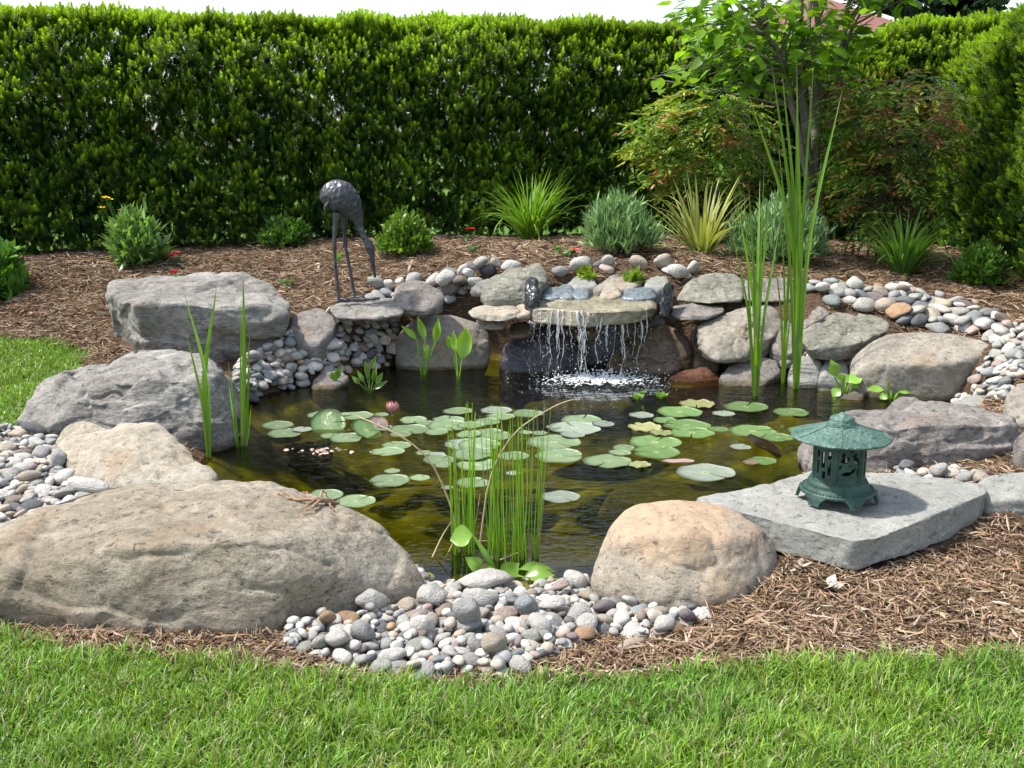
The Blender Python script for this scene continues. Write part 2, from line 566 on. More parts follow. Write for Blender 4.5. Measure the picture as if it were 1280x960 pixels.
_e = [G(*q)[:2] for q in ((-60, 424), (0, 421), (60, 429), (112, 441))]
BED = np.concatenate([BED[:16], [[6.5, 12.6], [-7.8, 10.3], [-8.0, 8.6]], _e, BED[23:]])
gx = np.concatenate([-np.geomspace(700, 5.6, 26), np.arange(-5.5, 5.51, 0.045), np.geomspace(5.6, 700, 26)])
gy = np.concatenate([-np.geomspace(300, 1.0, 14), np.arange(0.0, 12.5, 0.045), np.geomspace(12.6, 1500, 30)])
GX, GY = np.meshgrid(gx, gy)
GZ = H(GX, GY)
nx_, ny_ = len(gx), len(gy)
idx = np.arange(nx_ * ny_).reshape(ny_, nx_)
quads = np.stack([idx[:-1, :-1], idx[:-1, 1:], idx[1:, 1:], idx[1:, :-1]], 2).reshape(-1, 4)
cx = (GX[:-1, :-1] + GX[1:, 1:]).ravel() / 2
cy = (GY[:-1, :-1] + GY[1:, 1:]).ravel() / 2
inpond = poly_sd(cx, cy, POND) < 0.03
inbed = in_poly(cx, cy, BED) & ~inpond
GV = np.stack([GX.ravel(), GY.ravel(), GZ.ravel()], 1)

def sub_mesh(name, mask, mat):
    q = quads[mask]
    u, inv = np.unique(q, return_inverse=True)
    o = mesh_np(name, GV[u], inv.reshape(-1, 4), np.full(len(q), 4), mat)
    return tag(o, kind='structure')

m = NT('lawn soil and turf')
pos = m.n('ShaderNodeNewGeometry').outputs['Position']
c = m.ramp(m.noise(3.0, 6, 0.6, pos), [(0.3, (0.055, 0.12, 0.016)), (0.55, (0.10, 0.19, 0.028)), (0.75, (0.15, 0.24, 0.05))])
c = m.mix(c, m.ramp(m.noise(60, 4, 0.7, pos), [(0.3, 0.55), (0.7, 1.35)]), 1.0, 'MULTIPLY')
m.bsdf(c, 0.9, 0.1, m.bump(m.noise(90, 3, 0.6, pos), 0.8, 0.02))
sub_mesh('lawn', ~inpond & ~inbed, m.m)

m = NT('mulch ground')
pos = m.n('ShaderNodeNewGeometry').outputs['Position']
mp = m.mapping((1, 1, 1), (0, 0, 0), pos)
c = m.ramp(m.noise(35, 7, 0.7, mp, 1.5), [(0.3, (0.045, 0.028, 0.018)), (0.5, (0.115, 0.075, 0.048)), (0.7, (0.23, 0.16, 0.11))])
m.bsdf(c, 0.95, 0.1, m.bump(m.noise(50, 6, 0.7, mp, 1.0), 0.9, 0.03))
sub_mesh('mulch_bed', inbed, m.m)

m = NT('algae covered pond bottom')
pos = m.n('ShaderNodeNewGeometry').outputs['Position']
vo = m.n('ShaderNodeTexVoronoi')
vo.inputs['Scale'].default_value = 7.0
m.l(pos, vo.inputs['Vector'])
c = m.ramp(m.noise(2.2, 5, 0.6, pos, 0.4), [(0.3, (0.05, 0.048, 0.009)), (0.5, (0.18, 0.155, 0.024)), (0.7, (0.34, 0.28, 0.045))])
c = m.mix(c, m.ramp(vo.outputs['Distance'], [(0.1, 1.25), (0.5, 0.5)]), 0.8, 'MULTIPLY')
m.bsdf(c, 0.9, 0.1, m.bump(vo.outputs['Distance'], 0.6, 0.06))
sub_mesh('pond_bottom', inpond, m.m)

# water sheet: every grid cell whose ground lies below the water line
FALL = (0.68, 7.2)
m = NT('pond water')
pos = m.n('ShaderNodeNewGeometry').outputs['Position']
sub = m.n('ShaderNodeVectorMath', operation='DISTANCE')
m.l(pos, sub.inputs[0]); sub.inputs[1].default_value = (FALL[0], FALL[1], WATER)
mr = m.n('ShaderNodeMapRange')
m.l(sub.outputs['Value'], mr.inputs['Value'])
for k, v in (('From Min', 0.2), ('From Max', 3.2), ('To Min', 1.0), ('To Max', 0.035)):
    mr.inputs[k].default_value = v
h1 = m.noise(9, 3, 0.55, m.mapping((1, 1.9, 1), (0, 0, 0.1), pos), 0.5)
h2 = m.noise(26, 2, 0.5, m.mapping((1, 1.6, 1), (0, 0, -0.3), pos), 0.3)
wv = m.n('ShaderNodeTexWave', wave_type='RINGS', rings_direction='SPHERICAL')
wv.inputs['Scale'].default_value = 3.2; wv.inputs['Distortion'].default_value = 3.0; wv.inputs['Detail'].default_value = 2.0
off = m.n('ShaderNodeVectorMath', operation='SUBTRACT')
m.l(pos, off.inputs[0]); off.inputs[1].default_value = (FALL[0], FALL[1], WATER)
m.l(off.outputs[0], wv.inputs['Vector'])
hh = m.math('ADD', m.math('ADD', h1, m.math('MULTIPLY', h2, 0.45)), m.math('MULTIPLY', wv.outputs['Fac'], 0.05))
hh = m.math('MULTIPLY', hh, mr.outputs[0])
nm = m.bump(hh, 0.75, 0.03)
gl = m.n('ShaderNodeBsdfGlossy'); gl.inputs['Roughness'].default_value = 0.02
m.l(nm, gl.inputs['Normal'])
tp = m.n('ShaderNodeBsdfTransparent'); tp.inputs['Color'].default_value = (0.60, 0.62, 0.22, 1)
fr = m.n('ShaderNodeFresnel'); fr.inputs['IOR'].default_value = 1.33
m.l(nm, fr.inputs['Normal'])
ms = m.n('ShaderNodeMixShader')
m.l(fr.outputs[0], ms.inputs[0]); m.l(tp.outputs[0], ms.inputs[1]); m.l(gl.outputs[0], ms.inputs[2])
m.l(ms.outputs[0], m.out.inputs['Surface'])
wmask = (GZ[:-1, :-1].ravel() < WATER + 0.05) & (poly_sd(cx, cy, POND) < 0.3)
q = quads[wmask]
u, inv = np.unique(q, return_inverse=True)
WV = GV[u].copy(); WV[:, 2] = WATER
tag(mesh_np('pond_water', WV, inv.reshape(-1, 4), np.full(len(q), 4), m.m), kind='structure')

# ------------------------------------------------------------------ hedges
YEW = leaf_mat('yew needles', 0.45, 0.4, 0.4, 0.22, (1.2, 1.15, 0.35), 2.5)
BARK = plain('brown bark', (0.10, 0.075, 0.055), 0.9, 0.1, 0, 0.4, 25, 0.01, 40)

def yew_template(n=26, seed=1):
    r = np.random.default_rng(seed)
    V, Fc, T = [], [], []
    for i in range(n):
        t = 0.12 + 0.88 * i / (n - 1)
        az = i * 2.39996
        el = math.radians(18 + 62 * t ** 1.4)
        d = np.array([math.cos(az) * math.cos(el), math.sin(az) * math.cos(el), math.sin(el)])
        L = 0.40 * (1 - 0.30 * t) * r.uniform(0.8, 1.15)
        root = np.array([0.02 * math.cos(az), 0.02 * math.sin(az), t * 0.8])
        s = unit(np.cross(d, [0, 0, 1.0]) + 1e-4)
        b = len(V)
        w = 0.058
        V += [root, root + d * L * 0.5 + s * w, root + d * L, root + d * L * 0.5 - s * w]
        T += [t * 0.7, t, min(1, t + 0.25), t]
        Fc.append((b, b + 1, b + 2, b + 3))
    return np.array(V), np.array(Fc), np.array(T)

YT = yew_template()
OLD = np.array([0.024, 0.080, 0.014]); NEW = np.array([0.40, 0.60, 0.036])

def hedge_sprigs(geo, pos, nrm, size, newness, r):
    """yew shoots: pos (N,3), growing outwards and up; newness 0..1 is how much fresh growth each has"""
    N = len(pos)
    d = unit(nrm * r.uniform(0.3, 1.0, (N, 1)) + np.array([0, 0, 1.0]) * r.uniform(0.45, 1.6, (N, 1)) + r.normal(0, 0.35, (N, 3)))
    R = frames(d, roll=r.uniform(0, 6.28, N))
    TV, TF, TT = YT
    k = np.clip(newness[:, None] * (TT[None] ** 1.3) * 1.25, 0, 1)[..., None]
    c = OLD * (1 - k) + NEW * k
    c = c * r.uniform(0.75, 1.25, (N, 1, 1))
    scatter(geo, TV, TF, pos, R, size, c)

def hedge_wall(name, line, base_f, top_f, thick, dens, label, r, half_new=0.55):
    """line: polyline of the visible foot; the hedge thickens away from it on the left of its direction"""
    root = empty(name, (line[0][0], line[0][1], 0))
    tag(root, label, 'hedge')
    fol = Geo(); st = Geo()
    line = np.array(line, float)
    for i in range(len(line) - 1):
        a, b = line[i], line[i + 1]
        L = np.linalg.norm(b - a)
        e = (b - a) / L
        back = np.array([-e[1], e[0]])
        hgt = 2.05
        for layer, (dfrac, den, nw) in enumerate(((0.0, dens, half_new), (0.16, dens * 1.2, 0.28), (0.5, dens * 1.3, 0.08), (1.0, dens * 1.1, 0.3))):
            n = int(L * hgt * den / 3.4)
            s = r.uniform(0, L, n); hz = r.uniform(-0.02, 1, n) ** 0.9
            xy = a[None] + e[None] * s[:, None]
            base, top = base_f(xy), top_f(xy)
            z = base + hz * (top - base)
            nn = np.stack([xy[:, 0], xy[:, 1], z], 1)
            lump = fbm(nn * 1.7, 3, 5)
            gap = fbm(nn * np.array([3.0, 3.0, 1.6]), 3, 9)
            fine = vnoise(nn * 6.5, 21)
            off = dfrac * thick - (0.16 * lump + 0.06 * fine) * (1 if dfrac < 0.6 else -1) + r.normal(0, 0.03, n)
            # shoulders round in near the top
            sh = np.clip((hz - 0.80) / 0.20, 0, 1)
            off = off + (0.30 * sh ** 2 * thick if dfrac < 0.6 else -0.30 * sh ** 2 * thick)
            low = np.clip((0.34 - hz) / 0.34, 0, 1)
            keep = (gap + 0.78 - 0.24 * low + 0.4 * sh) > r.uniform(-0.1, 0.5, n)
            xy = (xy + back[None] * off[:, None])[keep]
            pos = np.stack([xy[:, 0], xy[:, 1], z[keep]], 1)
            N = len(pos)
            tuft = r.integers(3, 6, N)                      # shoots grow in tufts
            rep = np.repeat(np.arange(N), tuft)
            fresh = np.clip(r.normal(0, 0.34, N), -0.55, 0.75)[rep]
            pos = pos[rep] + r.normal(0, 0.026, (len(rep), 3)); hk0 = hz[keep][rep]; fine_k = fine[keep][rep]
            N = len(pos)
            nrm = np.repeat(np.append(-back if dfrac < 0.6 else back, 0.0)[None], N, 0)
            hk = hk0
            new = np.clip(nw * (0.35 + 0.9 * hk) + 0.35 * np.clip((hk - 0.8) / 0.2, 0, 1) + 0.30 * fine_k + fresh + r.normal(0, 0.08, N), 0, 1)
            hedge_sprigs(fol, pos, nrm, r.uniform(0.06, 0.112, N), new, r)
        n = int(L * thick * dens * 1.3)                                     # top
        s = r.uniform(0, L, n); o = r.uniform(0.12, 0.95, n) * thick
        xy = a[None] + e[None] * s[:, None] + back[None] * o[:, None]
        z = top_f(xy) - 0.02 - 0.10 * (np.abs(o / thick - 0.5) * 2) ** 3 + 0.07 * fbm(np.stack([xy[:, 0] * 3, xy[:, 1] * 3, xy[:, 0] * 0], 1), 3, 8) + r.normal(0, 0.02, n)
        pos = np.stack([xy[:, 0], xy[:, 1], z], 1)
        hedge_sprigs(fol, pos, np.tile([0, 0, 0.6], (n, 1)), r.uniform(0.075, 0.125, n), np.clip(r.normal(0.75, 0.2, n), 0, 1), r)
        # stems
        ns = int(L * 7)
        for k in range(ns):
            s = r.uniform(0, L); o = r.uniform(0.25, 0.75) * thick
            q = a + e * s + back * o
            bz, tz = float(base_f(q[None])[0]), float(top_f(q[None])[0])
            lean = r.normal(0, 0.10, 2)
            hh = r.uniform(0.6, 0.92) * (tz - bz)
            pth = [np.array([q[0] + lean[0] * u + 0.03 * math.sin(5 * u + k), q[1] + lean[1] * u, bz - 0.05 + hh * u]) for u in np.linspace(0, 1, 5)]
            tube(st, pth, np.linspace(r.uniform(0.012, 0.026), 0.005, 5), 5, (1, 1, 1), False)
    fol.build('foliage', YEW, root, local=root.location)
    st.build('stem', BARK, root, local=root.location)
    return root

hr = np.random.default_rng(4)
def hb(q): return np.maximum(H(q[:, 0], q[:, 1]), 0.0)
def htop_back(q): return 2.60 - 0.22 * np.clip((q[:, 0] - 2.2) / 1.2, 0, 1) + 0.34 * np.clip((q[:, 0] - 3.45) / 0.9, 0, 1) + 0.05 * fbm(np.stack([q[:, 0] * 1.5, q[:, 1] * 1.5, q[:, 0] * 0], 1), 2, 31)
def htop_side(q): return 2.80 - 0.065 * (q[:, 1] - 7.0) + 0.07 * fbm(np.stack([q[:, 0] * 1.5, q[:, 1] * 1.5, q[:, 0] * 0], 1), 2, 33)
hedge_wall('yew_hedge', [(-7.5, 9.3), (-4.4, 9.72), (-2.4, 10.15), (0.45, 10.8), (2.2, 11.2), (4.4, 11.6), (5.8, 11.8)], hb, htop_back, 0.95, 760,
           'long dark green clipped yew hedge closing off the garden behind the crane statue', hr)
hedge_wall('yew_hedge', [(4.5, 11.6), (4.3, 10.2), (4.1, 8.9), (3.75, 7.9), (3.75, 7.0), (4.0, 5.8)], hb, htop_side, 1.1, 740,
           'bright green sunlit yew hedge wing on the right, beside the reddish nandina shrub', hr, 0.5)
# ------------------------------------------------------------------ house and trees beyond the hedge
def house():
    h = empty('house', (11.9, 46, 0.35))
    tag(h, 'distant pale house with a hipped red roof, seen over the hedge beside the tree', 'house')
    cream = plain('shaded cream siding', (0.30, 0.29, 0.22), 0.8, 0.2, 0, 0.1, 3)  # siding darkened: the wall's shade is put into its base colour
    white = plain('white trim', (0.55, 0.52, 0.5), 0.6)
    g = Geo(); box(g, (-2.6, -4, 0), (2.6, 4, 5.3)); g.build('wall', cream, h, False)
    # hipped roof with tile courses
    mt = NT('red roof tile')
    tc = mt.n('ShaderNodeTexCoord').outputs['Object']
    br = mt.n('ShaderNodeTexBrick')
    br.inputs['Scale'].default_value = 3.0
    br.inputs['Color1'].default_value = (0.20, 0.085, 0.075, 1); br.inputs['Color2'].default_value = (0.25, 0.12, 0.105, 1)
    br.inputs['Mortar'].default_value = (0.12, 0.06, 0.05, 1)
    mt.l(tc, br.inputs['Vector'])
    mt.bsdf(br.outputs['Color'], 0.8, 0.2)
    g = Geo()
    e = 3.1
    V = [(-e, -4.6, 5.2), (e, -4.6, 5.2), (e, 4.6, 5.2), (-e, 4.6, 5.2), (-0.5, 0, 7.0), (0.5, 0, 7.0)]
    g.add(V, [(0, 1, 5, 4), (2, 3, 4, 5)]); g.add(V, [(1, 2, 5), (3, 0, 4)]); g.add(V, [(3, 2, 1, 0)])
    rf = g.build('roof', mt.m, h, False)
    g = Geo()
    for a, b in ((0, 4), (1, 5), (2, 5), (3, 4), (4, 5)):
        tube(g, [np.array(V[a]) + [0, 0, .04], np.array(V[b]) + [0, 0, .04]], 0.10, 6)
    g.build('ridge', white, rf)
    g = Geo(); box(g, (-e, -4.66, 5.02), (e, -4.56, 5.20)); box(g, (-e - .06, -4.6, 5.02), (-e + .04, 4.6, 5.20)); g.build('gutter', white, h, False)
    glass = plain('dark window glass', (0.03, 0.04, 0.05), 0.1, 0.6)
    for x in (-1.3, 1.3):
        for z in (1.0, 3.4):
            g = Geo(); box(g, (x - .6, -4.05, z), (x + .6, -4.0, z + 1.4)); w = g.build('window', white, h, False)
            g = Geo(); box(g, (x - .5, -4.08, z + .1), (x - .03, -4.051, z + 1.3)); box(g, (x + .03, -4.08, z + .1), (x + .5, -4.051, z + 1.3)); g.build('pane', glass, w, False)
house()

LEAFT = None
def leaf_template(n=5, fold=0.18, curl=0.15, wide=0.42):
    """ovate leaf along +X... root at origin, tip at (1,0,0); slightly folded and curled"""
    V = []; Fc = []
    xs = np.linspace(0, 1, n)
    for x in xs:
        w = wide * math.sin(math.pi * min(0.97, max(0.03, x ** 0.85)))
        z = -curl * x * x
        V += [(x, -w, z + fold * w), (x, 0, z), (x, w, z + fold * w)]
    for i in range(n - 1):
        for j in (0, 1):
            Fc.append((i * 3 + j, i * 3 + j + 1, (i + 1) * 3 + j + 1, (i + 1) * 3 + j))
    return np.array(V), np.array(Fc)

def leaf_frames(d, r, droop=0.0):
    """matrices whose X column is d, with the blade facing roughly up"""
    d = unit(d)
    up = np.tile([0.0, 0, 1.0], (len(d), 1)) + r.normal(0, 0.35, (len(d), 3))
    y = unit(np.cross(up, d)); z = np.cross(d, y)
    return np.stack([d, y, z], 2)

DLEAF = leaf_mat('tree leaves', 0.5, 0.4, 0.4, 0.15, (1.2, 1.2, 0.35), 3)
DARKLEAF = leaf_mat('far tree leaves', 0.15, 0.6, 0.2, 0.3, (1, 1, 0.6), 0.6)
GBARK = plain('grey green bark', (0.16, 0.15, 0.12), 0.9, 0.1, 0, 0.45, 14, 0.02, 30)

def garden_tree():
    r = np.random.default_rng(8)
    base = G(1008, 322)
    base = np.array([2.62, 9.35, 0]); base[2] = float(H(base[0], base[1]))
    t = empty('garden_tree', base)
    tag(t, 'young multi-stemmed tree with broad light green leaves standing among the shrubs', 'tree')
    stems = []
    ends = [(950, -60, 8.9), (1000, -140, 9.3), (1028, -120, 9.4), (1075, -60, 9.5), (1015, -30, 9.9)]
    mids = [(985, 110, 9.2), (1003, 120, 9.3), (1024, 120, 9.4), (1045, 130, 9.4), (1015, 100, 9.6)]
    g = Geo()
    for (e, m_) in zip(ends, mids):
        k = len(stems)
        b = base + np.array([0.07 * math.cos(k * 1.3), 0.07 * math.sin(k * 1.3), -0.05])
        pth = smooth_path([b, P(m_[0], m_[1], y=m_[2]), P((m_[0] + e[0]) / 2, (m_[1] + e[1]) / 2, y=(m_[2] + e[2]) / 2) + r.normal(0, .04, 3), P(e[0], e[1], y=e[2])], 22)
        pth[1:] += r.normal(0, 0.008, (21, 3))
        rad = np.linspace(0.050 if k in (1, 2) else 0.034, 0.012, 22)
        tube(g, pth, rad, 9)
        stems.append(pth)
    # crown: leaf clusters
    cl = []
    vis = [(805, 105), (830, 92), (845, 75), (870, 92), (850, 55), (885, 60), (835, 40), (905, 85), (890, 105), (925, 60), (950, 40), (860, 20), (900, 25), (940, 85),
           (965, 70), (985, 60), (990, 82), (1010, 50), (1035, 85), (1030, 45), (1060, 30), (1045, 10), (1070, 62), (1062, 78), (975, 20), (1000, 15), (930, 10),
           (880, 5), (850, 5), (1080, 12), (1090, 25), (960, 95), (915, 40), (1015, 70), (840, 105), (878, 112), (1045, 60), (1075, 5)]
    for px, py in vis:
        cl.append(P(px + r.normal(0, 4), py + r.normal(0, 4), y=9.0 + r.normal(0, 0.35)))
    for px, py in vis[::2]:
        cl.append(P(px + r.normal(0, 14) + 6, py - 14 + r.normal(0, 12), y=9.3 + r.normal(0, 0.45)))
    for _ in range(120):
        a = r.uniform(0, 6.28); u = r.uniform(0, 1) ** 0.5; zz = r.uniform(2.75, 4.9)
        rad = 1.6 * math.sin(math.pi * min(1, max(0.12, (zz - 1.9) / 3.2)) ** 0.8)
        cl.append(base * [1, 1, 0] + np.array([rad * u * math.cos(a) - 0.25, rad * u * math.sin(a) - 0.1, zz]))
    allst = np.concatenate(stems)
    lv = Geo()
    TV, TF = leaf_template(6, 0.2, 0.22, 0.30)
    for c in cl:
        d = np.linalg.norm(allst - c + np.array([0, 0, 0.35]), axis=1) + np.where(allst[:, 2] > c[2] + 0.1, 3, 0) + np.where(allst[:, 2] < base[2] + 0.9, 3, 0)
        s = allst[np.argmin(d)]
        mid = (s + c) / 2 + np.array([0, 0, 0.10]) + r.normal(0, 0.04, 3)
        tw = smooth_path([s, mid, c], 7)
        tube(g, tw, np.linspace(0.011, 0.0035, 7), 5, (1, 1, 1), False)
        ax = unit(c - mid)
        n = r.integers(11, 18)
        t_ = r.uniform(0.45, 1, n)
        pos = np.array([tw[int(q * 6)] for q in t_]) + r.normal(0, 0.07, (n, 3))
        az = r.uniform(0, 6.28, n)
        dirs = np.stack([np.cos(az), np.sin(az), r.normal(-0.15, 0.3, n)], 1) + ax * 0.5
        col = np.array([0.17, 0.33, 0.03]) * r.uniform(0.65, 1.45, (n, 1)) * np.array([1, 1, 1]) + r.uniform(0, 0.03, (n, 1)) * np.array([1, 0.9, 0])
        scatter(lv, TV, TF, pos, leaf_frames(dirs, r), r.uniform(0.09, 0.16, n), col)
    g.build('trunk', GBARK, t, local=base)
    lv.build('crown', DLEAF, t, local=base)
garden_tree()

def far_tree(loc, height, rad, label, seed, conifer=False, col=(0.03, 0.06, 0.022)):
    r = np.random.default_rng(seed)
    t = empty('background_tree', loc)
    tag(t, label, 'tree', 'trees beyond the hedge')
    g = Geo()
    tube(g, [(0, 0, -0.2), (0.1, 0, height * 0.45), (0, 0.1, height * 0.93)], [height * 0.03, height * 0.02, 0.04], 8)
    lv = Geo()
    nb = 46
    for i in range(nb):
        u = (i + 0.5) / nb
        zz = height * (0.18 + 0.80 * u)
        rr = rad * ((1 - u) ** 0.8 + 0.05 if conifer else math.sin(math.pi * (0.12 + 0.83 * u)) ** 0.7) * r.uniform(0.7, 1.1)
        a = i * 2.4 + r.normal(0, 0.3)
        end = np.array([rr * math.cos(a), rr * math.sin(a), zz + (-0.12 if conifer else 0.2) * rr])
        tube(g, [(0, 0, zz - 0.2 * rr), end * [0.5, 0.5, 1] + [0, 0, 0.05], end], [height * 0.008, height * 0.005, 0.01], 5, (1, 1, 1), False)
        n = 170
        q = r.uniform(0.25, 1.0, n)[:, None]
        pos = np.array([0, 0, zz - 0.1 * rr]) * (1 - q) + end * q + r.normal(0, 0.085 * height / 3.2, (n, 3)) * [1, 1, 0.6]
        dirs = r.normal(0, 1, (n, 3)) + unit(end - [0, 0, zz]) * 0.7
        c = np.array(col) * r.uniform(0.6, 1.5, (n, 1))
        scatter(lv, *leaf_template(3, 0.15, 0.1, 0.35), pos, leaf_frames(dirs, r), r.uniform(0.025, 0.05, n) * height, c)
    g.build('trunk', BARK, t)
    lv.build('crown', DARKLEAF, t)

far_tree((20.5, 60, 0), 15.5, 6.0, 'dark conifer rising behind the red roofed house', 3, True, (0.02, 0.045, 0.022))
far_tree((25.5, 64, 0), 12.5, 4.5, 'dark evergreen beyond the hedge, to the right of the house', 4, True, (0.022, 0.05, 0.02))
far_tree((9.5, 70, 0), 8.5, 4.2, 'pale hazy tree showing in the gap through the garden tree leaves', 5, False, (0.06, 0.09, 0.05))
# ------------------------------------------------------------------ rocks
RM = {
 'grey':   rock_mat('grey slaty rock', [(0.155, 0.145, 0.128), (0.245, 0.232, 0.21), (0.335, 0.32, 0.293)], 2.0, 1.0, bump=0.022, lichen=(0.36, 0.38, 0.33), stain=((0.20, 0.14, 0.09), 0.55, 0.5)),
 'boulder': rock_mat('brownish boulder', [(0.185, 0.155, 0.112), (0.26, 0.225, 0.17), (0.335, 0.30, 0.242)], 2.6, 0.7, bump=0.016, stain=((0.22, 0.15, 0.09), 0.52, 0.55), tilt=(0.1, -0.2, 0)),
 'tan':    rock_mat('tan weathered rock', [(0.26, 0.22, 0.165), (0.34, 0.30, 0.235), (0.40, 0.37, 0.31)], 3.0, 0.25, bump=0.011, speck=0.28, stain=((0.34, 0.21, 0.11), 0.55, 0.45)),
 'orange': rock_mat('orange topped boulder', [(0.24, 0.22, 0.185), (0.32, 0.28, 0.22), (0.40, 0.29, 0.18)], 2.2, 0.35, bump=0.013, speck=0.28, stain=((0.40, 0.27, 0.15), 0.58, 0.45), cap=((0.46, 0.29, 0.165), 0.075)),
 'slab':   rock_mat('pale grey flagstone', [(0.21, 0.21, 0.19), (0.27, 0.272, 0.247), (0.335, 0.335, 0.305)], 2.0, 0.35, bump=0.008, speck=0.15),
 'purple': rock_mat('purplish grey rock', [(0.145, 0.13, 0.118), (0.22, 0.20, 0.183), (0.305, 0.28, 0.258)], 2.4, 0.8, bump=0.02, stain=((0.30, 0.19, 0.08), 0.58, 0.55)),
 'green':  rock_mat('greenish grey rock', [(0.155, 0.15, 0.118), (0.235, 0.23, 0.187), (0.32, 0.315, 0.265)], 3.0, 0.9, bump=0.018),
 'warm':   rock_mat('warm grey rounded rock', [(0.19, 0.172, 0.143), (0.28, 0.255, 0.212), (0.35, 0.32, 0.275)], 2.2, 0.35, bump=0.012, stain=((0.40, 0.27, 0.15), 0.55, 0.45)),
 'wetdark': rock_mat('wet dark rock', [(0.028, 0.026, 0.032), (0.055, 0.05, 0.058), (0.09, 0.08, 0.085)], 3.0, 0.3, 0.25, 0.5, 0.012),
 'wetbrown': rock_mat('wet brown rock', [(0.045, 0.032, 0.018), (0.10, 0.07, 0.04), (0.16, 0.12, 0.075)], 3.0, 0.3, 0.3, 0.5, 0.012),
 'wetred': rock_mat('wet red brown rock', [(0.09, 0.04, 0.025), (0.15, 0.075, 0.05), (0.22, 0.12, 0.085)], 3.0, 0.4, 0.22, 0.5, 0.012),
 'wetslab': rock_mat('wet buff lip stone', [(0.17, 0.15, 0.10), (0.28, 0.25, 0.17), (0.37, 0.34, 0.25)], 4.0, 0.6, 0.2, 0.5, 0.012),
 'wetblue': rock_mat('wet blue grey stone', [(0.08, 0.10, 0.12), (0.16, 0.19, 0.21), (0.30, 0.33, 0.34)], 6.0, 0.3, 0.25, 0.5, 0.01),
 'sunk':   rock_mat('algae coated sunken rock', [(0.12, 0.10, 0.02), (0.22, 0.18, 0.04), (0.30, 0.26, 0.07)], 3.0, 0.0, 0.9, 0.1, 0.012),
 'white':  rock_mat('white weathered stone', [(0.50, 0.49, 0.46), (0.60, 0.59, 0.56), (0.66, 0.65, 0.62)], 4.0, 0.1, bump=0.006, speck=0.12),
}
ROCK_FEET = []          # ground outlines of the big stones: nothing is scattered inside them

def PP(a):
    return P(a[0], a[1], z=a[2]) if a[2] < 2.0 else P(a[0], a[1], y=a[2])

def hull_planes(pts):
    bm = bmesh.new()
    vs = [bm.verts.new(p) for p in pts]
    bmesh.ops.convex_hull(bm, input=vs, use_existing_faces=False)
    pl = []
    c = np.mean(np.asarray(pts), 0)
    lo, hi = np.min(pts, 0), np.max(pts, 0)
    c = 0.5 * c + 0.25 * (lo + hi)
    for f in bm.faces:
        if f.calc_area() < 1e-6: continue
        n = np.array(f.normal[:]); d = float(np.dot(n, np.array(f.verts[0].co[:]) - c))
        if d < 0: n, d = -n, -d
        pl.append((n, max(d, 1e-3)))
    bm.free()
    keep = []
    for n, d in pl:
        if all(np.dot(n, n2) < 0.993 for n2, _ in keep):
            keep.append((n, d))
    return c, np.array([k[0] for k in keep]), np.array([k[1] for k in keep])

def vert_normals(V, Fc):
    fn = np.cross(V[Fc[:, 1]] - V[Fc[:, 0]], V[Fc[:, 2]] - V[Fc[:, 0]])
    N = np.zeros_like(V)
    for j in range(3):
        for a in range(3):
            N[:, a] += np.bincount(Fc[:, j], fn[:, a], len(V))
    return unit(N)

def chips_field(p, nr, n, seed, flat=1.0, warp=0.12, eps=0.06):
    """broken facets: every patch round a random site is a tilted plane of its own"""
    r = np.random.default_rng(seed)
    site = p[r.choice(len(p), n)]
    A = np.array([1, 1, flat])
    w = np.stack([vnoise(p * 4 + 3, seed), vnoise(p * 4 + 9, seed + 1), vnoise(p * 4 + 15, seed + 2)], 1) * warp
    q = (p + w) * A
    sa = site * A
    tilt = r.normal(0, 1, (n, 3))
    lev = r.normal(0, 1, n)
    t_out, l_out = np.zeros(len(p)), np.zeros(len(p))
    for s in range(0, len(p), 20000):
        qq, pp = q[s:s + 20000], p[s:s + 20000]
        d = (qq ** 2).sum(1)[:, None] - 2 * qq @ sa.T + (sa ** 2).sum(1)[None]
        two = np.argpartition(d, 1, axis=1)[:, :2]
        dd = np.sqrt(np.clip(np.take_along_axis(d, two, 1), 0, None))
        o = np.argsort(dd, 1)
        two, dd = np.take_along_axis(two, o, 1), np.take_along_axis(dd, o, 1)
        w_ = 0.5 + 0.5 * np.clip((dd[:, 1] - dd[:, 0]) / eps, 0, 1)
        v = [((pp - site[two[:, k]]) * tilt[two[:, k]]).sum(1) for k in (0, 1)]
        t_out[s:s + 20000] = v[0] * w_ + v[1] * (1 - w_)
        l_out[s:s + 20000] = lev[two[:, 0]] * w_ + lev[two[:, 1]] * (1 - w_)
    return t_out, l_out

